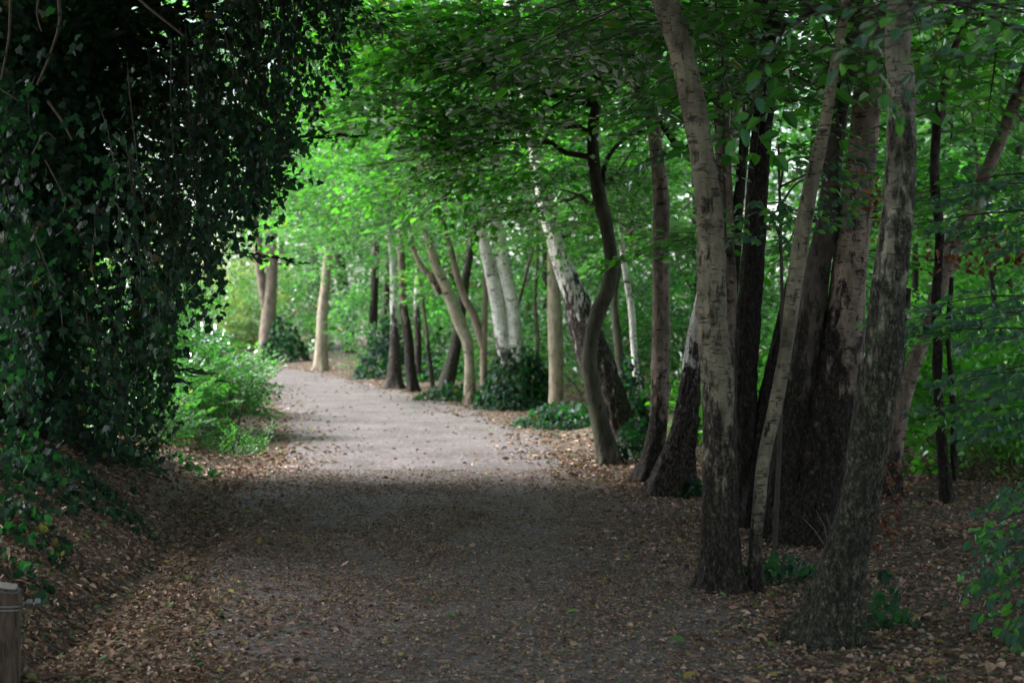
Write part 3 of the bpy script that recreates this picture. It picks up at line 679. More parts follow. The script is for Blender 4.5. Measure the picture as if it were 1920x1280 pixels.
tree('plain_trunk_tree', 'smooth pale bowed trunk at the bend of the path', 'tree', (601, 695),
     [(601, 693, 31), (603, 650, 26), (604, 605, 24), (606, 570, 22), (609, 543, 20), (613, 500, 18), (616, 470, 17), (620, 410, 15)],
     'smooth_beige', H=10, group=None, rough_h=.25, rough_amt=.5, sides=28, res=.1, flare=.4, top_n=40, top_r=3,
     pads=[(560, 300, 46, 2.0, 1.6, 1.0, 40, 1), (660, 340, 46, 1.8, 1.6, .9, 34, 1), (700, 150, 47, 2.6, 2, 1.8, 50, 1)])
tree('forked_tree', 'tall brown tree forking in two at the far end of the path', 'tree', (498, 680),
     [(498, 678, 42), (499, 650, 34), (502, 610, 32), (505, 575, 30), (508, 540, 27), (510, 490, 25), (508, 434, 25), (504, 390, 24), (502, 330, 22)],
     'smooth_brown', H=14, group=None, rough_h=.6, rough_amt=.5, sides=28, res=.12,
     stems=[dict(pts=[(504, 590, 24), (494, 550, 20), (488, 510, 19), (484, 470, 20), (482, 434, 20), (480, 390, 19), (478, 330, 18)], name='second_trunk')],
     top_n=60, top_r=3.5, pads=[(420, 330, 52, 2.2, 2, 1.2, 40, 1), (600, 300, 55, 2.2, 2, 1.2, 40, 1), (500, 240, 54, 2.5, 2, 1.2, 40, 1)])
tree('young_birch', 'thin dark stem leaning left between the twins and the mossy low trunk', 'tree', (812, 728),
     [(812, 726, 9), (804, 660, 8), (796, 590, 8), (786, 520, 7), (774, 450, 6)], 'birch_grey', H=7, group=GR, rough_h=1, sides=14, res=.12, top_n=8)
tree('young_birch', 'thin stem leaning right just before the white birch pair', 'tree', (930, 745),
     [(926, 742, 9), (936, 690, 8), (950, 640, 7), (972, 570, 7), (990, 500, 6)], 'dark_bark', H=7, group=GR, rough_h=1, sides=14, res=.12, top_n=8)
tree('young_birch', 'thin upright stem between the white birch pair and the beige trunk', 'tree', (1008, 762),
     [(1008, 760, 9), (1005, 700, 8), (1008, 640, 8), (1003, 560, 7), (1008, 480, 6)], 'birch_grey', H=7, group=GR, rough_h=1, sides=14, res=.12, top_n=8)
# right-hand wood
tree('birch_tree', 'pinkish birch leaning hard right behind the mossy nearest birch', 'tree', (1668, 930),
     [(1668, 928, 44), (1676, 850, 34), (1690, 770, 32), (1708, 700, 31), (1728, 640, 31), (1752, 565, 32), (1776, 500, 34), (1802, 430, 33), (1838, 350, 29), (1868, 280, 27), (1900, 200, 27), (1935, 110, 26), (1960, 40, 25)],
     'birch_pink', H=8, group='trees in the wood on the right', rough_h=.6, sides=44, res=.03,
     stems=[dict(pts=[(1660, 930, 30, .3), (1672, 800, 26, .3), (1690, 650, 22, .3), (1700, 540, 20, .3)], name='dark_stem', flare=.2, ext=False)],
     pads=[(1800, 40, 14, 1.2, 1, .5, 24, 0)], top_n=30, top_r=2.4)
tree('young_oak', 'dark straight trunk amid bright green undergrowth on the right', 'tree', (1775, 945),
     [(1775, 943, 26), (1768, 860, 20), (1762, 780, 18), (1758, 680, 20), (1756, 560, 18), (1762, 440, 16), (1752, 330, 20), (1762, 200, 18), (1790, 90, 15), (1815, 20, 12)],
     'dark_bark', H=8, group='trees in the wood on the right', rough_h=3, sides=24, res=.06,
     stems=[dict(pts=[(1790, 900, 12), (1786, 760, 11), (1778, 620, 11), (1784, 520, 9)], name='side_stem', ext=False)],
     pads=[(1780, 260, 14.5, 1.1, 1, .6, 22, 0), (1860, 420, 15.5, .8, 1, .4, 14, 0)], top_n=24, top_r=2)
bgt = [(1290, 700, 30, 12, 'dark_bark', 0), (1010, 735, 33, 16, 'dark_bark', 4), (870, 700, 40, 20, 'dark_bark', -14), (985, 700, 38, 14, 'birch_grey', 10), (1440, 820, 20, 12, 'birch_white', -10),
       (1560, 760, 24, 16, 'dark_bark', 12), (1720, 800, 21, 12, 'dark_bark', -8), (1640, 780, 24, 14, 'birch_pink', 10), (1850, 770, 24, 18, 'dark_bark', 20), (1900, 820, 18, 10, 'dark_bark', -14),
       (1335, 720, 27, 14, 'birch_grey', -6), (1490, 730, 27, 18, 'dark_bark', 8), (800, 680, 48, 20, 'dark_bark', 8), (585, 660, 62, 26, 'smooth_brown', 0), (650, 670, 56, 24, 'dark_bark', -10), (760, 670, 55, 22, 'dark_bark', 4)]
for k, (px, py, yy, w_, mt, lean) in enumerate(bgt):
    g = G(px, py + 0)
    p0 = W(px, 600, yy); X0 = p0[0]; z0 = float(gh(X0, yy))
    o = thing('woodland_tree', (X0, yy, z0), 'x', 'tree', 'trees standing back in the wood')
    Hh = 10.0; C = [np.array((X0 + lean * .01 * t * Hh / 1.5 + .12 * math.sin(t * 5 + k), yy, z0 - .2 + t * Hh)) for t in np.linspace(0, 1, 8)]
    rr = np.linspace(w_ / 2 / F * yy * 1.2, w_ / 2 / F * yy * .4, 8)
    trunk('trunk', C, rr, mt, o, np.array((X0, yy, z0)), 3 if 'dark' in mt else .8, 1, 18, .12, .3, .06, .012, 70 + k)
    mb = MB(); lb = MB()
    for q in range(7):
        zz = rng.uniform(2.2, 9.5); a_ = rng.random() * 6.28; rd = rng.uniform(.5, 2.2) * (1.5 if yy > 40 else 1)
        c_ = np.array((C[4][0] + math.cos(a_) * rd, yy + math.sin(a_) * rd, z0 + zz))
        ps = pad_sprays(mb, c_, np.array((1.2, 1.2, .6)) * (1.5 if yy > 40 else 1), 15, 1 if yy < 22 else 2, bias=rng.uniform(-.1, .2), size=1.0 if yy < 40 else 1.4)
        V, Q = tube_np(limb_pts(C[min(7, int(zz / 10 * 7))], c_, .05), np.linspace(.03, .01, 7), 5); one = MB(); one.add(V, Q); one.build('limb', ['twig_bark'], o, (X0, yy, z0))
    mb.build('crown', ['shrub_leaf', 'twig_bark'], o, (X0, yy, z0))
    o['label'] = ['dark trunk seen just left of the tall scaly birch', 'dark trunk behind the smooth beige bare trunk', 'dark slanting trunk behind the cream leaning birch', 'grey trunk in shade behind the white birch pair',
                  'thin white trunk glimpsed between two dark trunks', 'dark trunk hidden behind the massive pinkish birch', 'dark leaning trunk right of the mossy nearest birch', 'pink brown trunk glimpsed past the mossy birch',
                  'thick dark trunk leaning right under bluish sprays', 'thin dark trunk leaning left at the wood edge', 'grey trunk deep behind the banded birch', 'dark trunk deep behind the slender pale birch',
                  'dark trunk in the ivy behind the twin birches', 'brown trunk beyond the bend, left of the pale bowed trunk top', 'dark trunk in undergrowth right of the bowed trunk', 'dark trunk far behind the forked grey birch'][k]

# ------------------------------------------------------------------ far trees closing the view, added shade canopy over the camera
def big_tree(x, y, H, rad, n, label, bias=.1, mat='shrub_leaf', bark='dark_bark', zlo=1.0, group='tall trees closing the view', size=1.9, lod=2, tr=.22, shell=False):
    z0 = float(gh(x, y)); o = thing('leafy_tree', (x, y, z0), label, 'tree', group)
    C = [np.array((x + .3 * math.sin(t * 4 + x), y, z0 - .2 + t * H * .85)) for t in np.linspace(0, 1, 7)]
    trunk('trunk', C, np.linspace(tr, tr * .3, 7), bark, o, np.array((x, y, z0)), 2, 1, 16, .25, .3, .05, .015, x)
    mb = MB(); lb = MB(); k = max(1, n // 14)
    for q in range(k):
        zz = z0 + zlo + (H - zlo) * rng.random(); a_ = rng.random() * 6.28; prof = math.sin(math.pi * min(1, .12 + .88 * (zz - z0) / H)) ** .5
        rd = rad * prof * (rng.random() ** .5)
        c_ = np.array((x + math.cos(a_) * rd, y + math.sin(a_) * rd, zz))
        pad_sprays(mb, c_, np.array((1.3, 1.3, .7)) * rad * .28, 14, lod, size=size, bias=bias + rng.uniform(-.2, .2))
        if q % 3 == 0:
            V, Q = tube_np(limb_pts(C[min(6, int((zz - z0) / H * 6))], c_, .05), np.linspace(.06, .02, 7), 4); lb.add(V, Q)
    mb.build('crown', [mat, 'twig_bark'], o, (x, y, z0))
    if lb.V: tag(lb.build('twigs', ['twig_bark'], o, (x, y, z0)), kind='stuff')
    return o
far = [(-24, 76, 18, 5.5, 640), (-18, 74, 18, 5, 520), (-10.5, 72, 18, 5, 560), (-4, 62, 15, 4.5, 500), (2, 58, 14, 4.5, 460), (8, 56, 14, 4.5, 460), (14, 52, 13, 4.5, 420), (20, 47, 13, 4.5, 400), (12, 34, 11, 3.5, 420), (17, 38, 14, 4, 420), (9.5, 44, 14, 4, 420), (9.5, 27, 9, 2.6, 300), (5, 66, 19, 5, 520), (12, 62, 19, 5, 480),
       (-38, 84, 24, 7, 480), (-33, 80, 22, 7, 560), (-14, 82, 20, 6, 420), (-24, 84, 20, 6, 400), (-4, 80, 20, 6, 400)]
farlab = ['broad bright green tree beyond the clearing, seen through the hanging ivy', 'tall green tree behind the forked tree, left of it', 'tall green tree rising behind the forked tree', 'leafy tree behind the bend of the path', 'leafy tree behind the white birch pair',
          'leafy tree deep behind the S-curved tree', 'leafy tree deep behind the banded birch', 'leafy tree deep behind the massive birch', 'leafy tree filling the gap right of the mossy birch', 'leafy tree at the far right behind the saplings', 'leafy tree deep behind the slender pale birch', 'leafy tree close behind the dark straight trunk', 'tallest leafy tree far behind the thin bent white birch', 'tallest leafy tree far behind the tall scaly birch', 'bright tree glimpsed low through the ivy curtain',
          'bright tree glimpsed at the far left through ivy', 'tallest tree top above the path bend', 'tall tree top above the clearing', 'tall tree top above the birch row']
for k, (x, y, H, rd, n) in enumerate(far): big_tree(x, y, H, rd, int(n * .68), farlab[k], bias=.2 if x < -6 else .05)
# unseen trees added so that their crowns shade the near path
canopy = [(-5.2, 3.0, 8.5, 4.6), (7.0, 5.0, 9, 3.8), (-1.5, -5, 8.5, 5.0), (6.5, 10.5, 9, 4.2), (-6.2, 9.5, 9, 4.4), (2.6, -7, 9, 5), (-7, -3, 9, 5)]
clab = ['unseen added shade tree off the left edge beside the near path', 'unseen added shade tree off the right edge beside the near path', 'unseen added shade tree right behind the viewpoint', 'unseen added shade tree off the right edge behind the mossy birch', 'unseen added shade tree off the left edge beside the ivy tree',
        'unseen added shade tree behind the viewpoint on the right', 'unseen added shade tree behind the viewpoint far left']
for k, (x, y, H, rd) in enumerate(canopy):
    big_tree(x, y, H, rd, 380, clab[k], bias=0, zlo=5.0 if y < 6 else 6.2, size=2.4, group='unseen trees added for shade round the viewpoint', tr=.2)

# ------------------------------------------------------------------ shrubs and ivy
def bush(name, label, cat, cx, cy, rx, ry, h, n, mat='shrub_leaf', lod=1, size=.9, group=None, bias=0.0, stems=10, zmin=0.0):
    z0 = float(gh(cx, cy)); o = thing(name, (cx, cy, z0), label, cat, group); mb = MB(); lb = MB()
    an = rng.random(n) * 6.283; rr = np.sqrt(rng.random(n)); x = cx + rx * rr * np.cos(an); y = cy + ry * rr * np.sin(an)
    top = h * np.sqrt(np.clip(1 - rr ** 2 * .8, 0, 1)) * (.65 + .7 * vn(np.stack([x * 1.1, y * 1.1, x * 0], 1)))
    z = gh(x, y) + zmin + (top - zmin) * rng.random(n) ** .6
    p = np.stack([x, y, z], 1)
    d = np.stack([np.cos(an), np.sin(an), rng.uniform(-.3, .7, n)], 1) + rng.normal(size=(n, 3)) * .5
    up = np.array((0, 0, 1.0)) + rng.normal(size=(n, 3)) * .5
    add_sprays(mb, p - d * .2, d, up, size * rng.uniform(.5, 1.0, n), lod, bias)
    for k in range(stems):
        i = rng.integers(n); b0 = np.array((cx + (x[i] - cx) * .5, cy + (y[i] - cy) * .5, 0)); b0[2] = float(gh(b0[0], b0[1])) - .03
        V, Q = tube_np(limb_pts(b0, p[i], .05, 5), np.linspace(.012, .004, 5), 4); one = MB(); one.add(V, Q); one.build('stem', ['vine_bark'], o, (cx, cy, z0))
    mb.build('foliage', [mat, 'twig_bark'], o, (cx, cy, z0))
    return o
BL = 'bushes along the left edge of the path'
bush('bramble_bush', 'green bush with round leaves jutting over the left path edge', 'bush', -3.78, 20.2, 0.6, .8, 1.05, 84, lod=0, size=.75, group=BL, bias=.1, stems=26, zmin=.2)
bush('bramble_bush', 'tangled leafy bush behind the jutting bush, thin grey stems showing', 'bush', -5.05, 21.2, 1.1, 1.4, 1.85, 230, lod=0, size=.7, group=BL, bias=.1, stems=60, zmin=.25)
bush('bramble_bush', 'low green bush between the hanging ivy strands and the jutting bush', 'bush', -4.05, 19.0, .6, .7, 1.0, 90, lod=0, size=.65, group=BL, bias=.15, stems=20)
bush('bramble_bush', 'sparse low leafy bush at the foot of the hanging ivy', 'bush', -4.15, 17.4, .55, .8, .95, 60, lod=0, size=.6, group=BL, bias=.1, stems=20)
bush('bramble_bush', 'tall bushy mass beside the hanging ivy curtain', 'bush', -6.1, 24, 1.4, 1.8, 2.5, 270, lod=1, size=.8, group=BL, bias=.15, stems=40, zmin=.3)
bush('bramble_bush', 'pale bush before the small far post', 'bush', -6.7, 29.5, 1.2, 2.2, 1.3, 170, lod=1, size=.9, group=BL, bias=.2)
bush('bramble_bush', 'high sunlit bush left of the forked tree', 'bush', -8.8, 34, 1.5, 3, 1.5, 160, lod=1, size=.9, group=BL, bias=.25)
bush('bramble_bush', 'low bush beside the path short of the bend', 'bush', -8.9, 37.5, 1.0, 3, 1.0, 150, lod=1, size=.9, group=BL, bias=.2)
bush('bramble_bush', 'low strip of weeds along the verge past the jutting bush', 'bush', -4.75, 25, .5, 1.8, .7, 70, lod=1, size=.7, group=BL, bias=.1)
bush('bramble_bush', 'loose low growth on the verge below the small far post', 'bush', -6.1, 33, .6, 3, .7, 90, lod=1, size=.8, group=BL, bias=.15)
bush('bramble_bush', 'creeping sprigs on the leafy verge right under the jutting bush', 'bush', -3.3, 18.4, .35, .6, .3, 16, lod=0, size=.5, group=BL, bias=.1, stems=5)
CL = 'bright shrubs in the clearing'
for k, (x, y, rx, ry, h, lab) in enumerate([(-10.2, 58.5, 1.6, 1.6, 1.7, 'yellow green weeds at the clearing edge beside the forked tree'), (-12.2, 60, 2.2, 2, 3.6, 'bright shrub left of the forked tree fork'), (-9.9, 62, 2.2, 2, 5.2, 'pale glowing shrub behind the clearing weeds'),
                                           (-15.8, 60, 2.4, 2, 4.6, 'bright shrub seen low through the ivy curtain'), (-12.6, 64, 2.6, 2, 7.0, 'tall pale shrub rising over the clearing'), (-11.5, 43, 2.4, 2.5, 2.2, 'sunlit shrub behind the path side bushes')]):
    bush('clearing_shrub', lab, 'shrub', x, y, rx, ry, h, 260, mat='sunlit_leaf', lod=2, size=1.0, group=CL, bias=.1)
RS = 'dark shrubs behind the birch row'
rs = [(-9.6, 57.5, 2.6, 2, 4.6, 'blue green holly-like shrub between the forked tree and bowed trunk'), (-6.0, 54.5, 2.4, 2, 4.2, 'dense shrub behind the pale bowed trunk'), (-3.4, 47.5, 1.5, 1.8, 3.6, 'ivy-hung shrub behind the dark flaking birch'),
      (-2.6, 41.5, 1.9, 2, 3.6, 'dark shrub behind the twin birches'), (-.6, 38, 1.9, 2, 3.2, 'shrub behind the cream leaning birch'), (.6, 33.5, 1.7, 2, 3.0, 'shrub behind the white birch pair'), (2.0, 29, 1.6, 1.8, 2.7, 'shrub behind the beige trunk'),
      (3.2, 25.5, 1.6, 1.6, 2.4, 'shrub behind the S-curved tree foot'), (4.6, 23, 1.6, 1.6, 2.3, 'shrub seen between banded birch and tall scaly birch'), (5.8, 20.5, 1.5, 1.5, 2.2, 'shrub seen left of the massive birch'), (3.6, 33, 2.6, 2, 4.0, 'tall shrub filling the gap behind banded birch')]
for k, (x, y, rx, ry, h, lab) in enumerate(rs):
    bush('understorey_shrub', lab, 'shrub', x, y, rx, ry, h, 170, mat='shrub_leaf', lod=1 if y < 27 else 2, size=1.1 if y < 30 else .95, group=RS, bias=-.1)
RU = 'bright undergrowth in the wood on the right'
for k, (x, y, rx, ry, h, lab) in enumerate([(4.6, 14.6, 1.1, 1.2, 1.4, 'bright green undergrowth around the dark straight trunk'), (5.9, 15.6, 1.1, 1.4, 1.9, 'bright green undergrowth at the right picture edge'), (5.0, 18.2, 1.5, 1.0, 1.6, 'leafy shrub deep behind the dark straight trunk'),
                                           (6.6, 21, 1.6, 1.5, 2.6, 'tall leafy shrub deep in the wood at right'), (8.2, 24, 2.4, 2, 3.6, 'tall leafy shrub farthest in the wood at right'), (7.6, 28, 2.4, 2, 4.5, 'high leafy shrub behind the massive birch'), (2.9, 18.6, .7, .8, .7, 'low green shrub right of the banded birch')]):
    bush('undergrowth_shrub', lab, 'shrub', x, y, rx, ry, h, 165, mat='beech_leaf', lod=1 if y < 22 else 2, size=.95, group=RU, bias=.25)

def ivy_leaves(mb, pos, nrm, size, bias=0.0):
    """ivy leaves hanging on a surface with normals nrm"""
    n = len(pos); d = np.array((0, 0, -1.0)) + rng.normal(size=(n, 3)) * .55
    V, Q = stamp(*IVY, pos, frames(d, nrm + rng.normal(size=(n, 3)) * .45), size * rng.uniform(.4, 1.4, n))
    q = np.clip(rng.random(n) * .94 + bias, 0, .95); q[rng.random(n) < .02] = 1; mb.add(V, Q, np.repeat(q, len(IVY[1])))
IVY = leaf_ivy()
def ivy_patch(label, cx, cy, rx, ry, h, n, size=.065, group='ivy patches at the trunk feet', bias=0.05):
    z0 = float(gh(cx, cy)); o = thing('ivy_plant', (cx, cy, z0), label, 'ivy', group); mb = MB()
    an = rng.random(n) * 6.283; rr = np.sqrt(rng.random(n)); x = cx + rx * rr * np.cos(an); y = cy + ry * rr * np.sin(an)
    z = gh(x, y) + h * np.clip(1 - rr ** 2, 0, 1) * (.4 + .8 * rng.random(n)) + .02
    pos = np.stack([x, y, z], 1); nr = np.stack([np.cos(an) * rr, np.sin(an) * rr - .3, .5 + 0 * z], 1)
    ivy_leaves(mb, pos, nr, np.full(n, size), bias); mb.build('leaves', ['ivy_leaf'], o, (cx, cy, z0))
    lb = MB()
    for k in range(4):
        i = rng.integers(n); V, Q = tube_np(limb_pts((cx, cy, z0), pos[i], .02, 5), np.linspace(.008, .003, 5), 4); one = MB(); one.add(V, Q); one.build('stem', ['vine_bark'], o, (cx, cy, z0))
    return o
def at(px, py):
    g = G(px, py); return g[0], g[1]
x, y = at(968, 762); ivy_patch('large ivy mound climbing the white birch pair', x, y - .2, .75, .5, .95, 1500, .09, bias=.15)
x, y = at(1055, 800); ivy_patch('ivy spread in front of the smooth beige trunk', x, y, .75, .6, .3, 700, .08, bias=.2)
x, y = at(1165, 868); ivy_patch('ivy clump right of the S-curved tree foot', x + .15, y, .28, .35, .45, 380, .06)
x, y = at(1175, 820); ivy_patch('ivy climbing the fissured leaning birch', x, y, .35, .3, .9, 600, .075)
x, y = at(1300, 935); ivy_patch('small ivy clump at the twin furrowed foot', x, y, .2, .2, .14, 100, .055)
x, y = at(700, 712); ivy_patch('ivy mound at the dark flaking birch', x + .3, y + .9, .9, .7, 1.3, 1300, .11, bias=.1)
x, y = at(760, 722); ivy_patch('low ivy between the twin birches and the mound', x + .8, y + .8, .9, .7, .7, 700, .1, bias=.1)
x, y = at(500, 682); ivy_patch('ivy round the foot of the forked tree', x + .5, y + .2, .9, .6, 1.3, 700, .13)
x, y = at(1640, 1165); ivy_patch('ivy sprig at the foot of the nearest mossy birch', x + .02, y - .15, .16, .12, .24, 46, .062, bias=.25)
x, y = at(850, 752); ivy_patch('ivy strip by the cream birch foot', x, y, .8, .4, .3, 420, .09, bias=.1)
x, y = at(1470, 1090); ivy_patch('dark ivy clump right of the slender pale birch foot', x, y, .3, .25, .14, 130, .055)

# the great ivy-hung tree on the left bank
IB = np.array((-4.15, 13.0, float(gh(-4.15, 13.0))))
ivy_tree = thing('ivy_tree', IB, 'huge dark tree smothered in hanging ivy on the left bank', 'tree')
trunk('trunk', [IB + np.array(q) for q in ((0, 0, -.3), (.1, 0, 1), (.3, .1, 2.6), (.4, .3, 4.2), (.2, .2, 6), (0, 0, 8))], [.5, .42, .40, .38, .3, .15], 'dark_bark', ivy_tree, IB, 5, 1, 40, .05, .4, .06, .02, 5)
# hanging strands: lower edge of the mass as the photograph shows it
BOT = ([0, 60, 130, 200, 270, 300, 330, 370, 420, 450, 500, 540, 580, 620, 660], [730, 760, 800, 830, 850, 700, 640, 590, 540, 480, 410, 360, 290, 210, 110])
mbI = MB(); st = MB(); nst = 760
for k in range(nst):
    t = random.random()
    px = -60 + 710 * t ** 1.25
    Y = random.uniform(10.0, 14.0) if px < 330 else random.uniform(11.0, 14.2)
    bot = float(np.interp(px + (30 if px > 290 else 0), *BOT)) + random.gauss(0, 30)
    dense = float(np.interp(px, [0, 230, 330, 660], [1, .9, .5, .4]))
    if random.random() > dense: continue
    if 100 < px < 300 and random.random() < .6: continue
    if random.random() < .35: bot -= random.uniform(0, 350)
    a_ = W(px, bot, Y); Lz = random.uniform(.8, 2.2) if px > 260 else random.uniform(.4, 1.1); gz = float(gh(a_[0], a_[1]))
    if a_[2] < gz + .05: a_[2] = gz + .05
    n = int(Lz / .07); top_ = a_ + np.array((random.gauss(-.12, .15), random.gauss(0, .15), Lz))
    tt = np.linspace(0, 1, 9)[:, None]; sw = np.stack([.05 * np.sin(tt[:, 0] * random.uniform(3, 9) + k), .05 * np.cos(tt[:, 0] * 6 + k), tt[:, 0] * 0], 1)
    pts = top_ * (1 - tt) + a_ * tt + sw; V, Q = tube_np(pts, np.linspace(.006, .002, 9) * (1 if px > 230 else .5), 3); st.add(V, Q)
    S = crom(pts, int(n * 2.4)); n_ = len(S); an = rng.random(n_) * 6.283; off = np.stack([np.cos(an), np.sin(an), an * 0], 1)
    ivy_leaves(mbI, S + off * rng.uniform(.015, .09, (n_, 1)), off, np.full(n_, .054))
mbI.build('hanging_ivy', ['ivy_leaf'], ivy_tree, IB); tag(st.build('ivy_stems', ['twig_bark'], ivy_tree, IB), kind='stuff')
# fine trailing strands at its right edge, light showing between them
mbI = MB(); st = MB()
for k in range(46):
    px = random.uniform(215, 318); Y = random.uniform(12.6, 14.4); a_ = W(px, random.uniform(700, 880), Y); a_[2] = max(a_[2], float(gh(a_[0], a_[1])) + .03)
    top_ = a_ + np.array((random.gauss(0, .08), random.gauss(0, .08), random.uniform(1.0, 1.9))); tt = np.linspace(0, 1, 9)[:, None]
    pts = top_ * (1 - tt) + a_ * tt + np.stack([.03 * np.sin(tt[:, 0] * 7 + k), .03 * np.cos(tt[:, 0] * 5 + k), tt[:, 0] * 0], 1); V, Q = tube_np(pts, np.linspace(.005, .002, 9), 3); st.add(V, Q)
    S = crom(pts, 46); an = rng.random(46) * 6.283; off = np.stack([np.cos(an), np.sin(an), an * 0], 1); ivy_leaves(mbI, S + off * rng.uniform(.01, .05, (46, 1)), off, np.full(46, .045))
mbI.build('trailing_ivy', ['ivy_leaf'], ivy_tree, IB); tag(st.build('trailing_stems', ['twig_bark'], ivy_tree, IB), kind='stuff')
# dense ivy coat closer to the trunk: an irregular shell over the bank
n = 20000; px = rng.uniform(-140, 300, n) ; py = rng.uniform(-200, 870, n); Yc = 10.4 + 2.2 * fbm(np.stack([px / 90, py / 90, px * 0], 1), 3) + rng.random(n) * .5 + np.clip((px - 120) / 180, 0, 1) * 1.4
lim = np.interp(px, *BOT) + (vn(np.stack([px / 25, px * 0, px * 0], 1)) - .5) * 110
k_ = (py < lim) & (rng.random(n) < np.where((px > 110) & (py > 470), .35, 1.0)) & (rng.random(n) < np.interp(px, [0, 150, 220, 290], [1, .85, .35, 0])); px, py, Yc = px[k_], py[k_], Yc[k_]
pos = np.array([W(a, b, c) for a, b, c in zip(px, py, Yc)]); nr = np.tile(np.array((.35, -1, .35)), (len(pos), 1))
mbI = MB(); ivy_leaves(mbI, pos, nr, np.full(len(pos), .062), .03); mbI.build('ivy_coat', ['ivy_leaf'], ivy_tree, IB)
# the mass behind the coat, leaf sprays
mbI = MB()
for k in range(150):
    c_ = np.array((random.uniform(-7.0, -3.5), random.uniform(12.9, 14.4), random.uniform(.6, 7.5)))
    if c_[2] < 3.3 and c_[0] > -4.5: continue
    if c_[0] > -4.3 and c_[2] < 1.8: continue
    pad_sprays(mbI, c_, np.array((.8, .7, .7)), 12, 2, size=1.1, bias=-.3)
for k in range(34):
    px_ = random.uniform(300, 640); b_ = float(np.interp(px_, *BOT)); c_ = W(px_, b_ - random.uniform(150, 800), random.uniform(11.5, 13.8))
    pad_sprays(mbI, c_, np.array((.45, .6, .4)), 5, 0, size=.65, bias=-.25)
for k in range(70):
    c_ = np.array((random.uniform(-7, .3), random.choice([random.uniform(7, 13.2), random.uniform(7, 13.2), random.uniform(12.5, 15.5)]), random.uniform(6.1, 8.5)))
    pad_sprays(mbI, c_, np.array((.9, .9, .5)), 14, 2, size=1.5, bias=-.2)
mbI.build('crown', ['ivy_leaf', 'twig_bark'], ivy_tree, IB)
# bare looping stems on its face
def stem_px(pts, Y, w): return crom(np.array([W(a, b, Y) for a, b in pts]), 24), w
bs = MB()
for pts, Y, w in [([(242, -20), (275, 12), (310, 40), (345, 68)], 10.0, .011), ([(20, -10), (18, 60), (12, 100), (2, 150)], 9.8, .011), ([(108, -20), (112, 40), (95, 100), (70, 160)], 10, .013), ([(90, 190), (115, 225), (135, 262)], 9.9, .011),
                  ([(72, -5), (70, 30), (78, 60)], 9.8, .008), ([(-10, 160), (18, 178), (36, 190)], 9.6, .006), ([(60, 290), (85, 250), (105, 262)], 9.9, .005), ([(85, 300), (120, 370), (118, 400)], 10, .005), ([(205, 370), (220, 385), (228, 400)], 10.1, .006),
                  ([(60, 430), (80, 480), (110, 560), (120, 640)], 10.2, .005), ([(180, 420), (172, 500), (190, 560)], 10.3, .005), ([(330, 20), (350, 120), (345, 190), (365, 250)], 12.5, .014)]:
    S, w = stem_px(pts, Y, w); V, Q = tube_np(S, np.linspace(w, w * .6, 24), 6); bs = MB(); bs.add(V, Q); bs.build('bare_stem', ['vine_bark'], ivy_tree, IB, smooth=True)
# ground ivy on the bank
for k, (px, py, rx, ry, n, lab) in enumerate([(40, 850, .9, .8, 700, 'ground ivy spilling over the upper left bank'), (150, 830, .8, .7, 420, 'ground ivy on the bank crest under the dark tree'), (10, 985, .4, .5, 200, 'second creeper clump at the left picture edge'), (25, 900, .4, .5, 220, 'ground ivy at the left picture edge on the bank'),
                                              (350, 880, .35, .4, 60, 'few bright creeper leaves where shade meets the lit verge'), (20, 1090, .25, .25, 40, 'ivy sprig just above the near wooden post')]):
    x, y = at(px, py); ivy_patch(lab, x, y, rx, ry, .12, n, .062, group='ground ivy on the left bank', bias=.0)

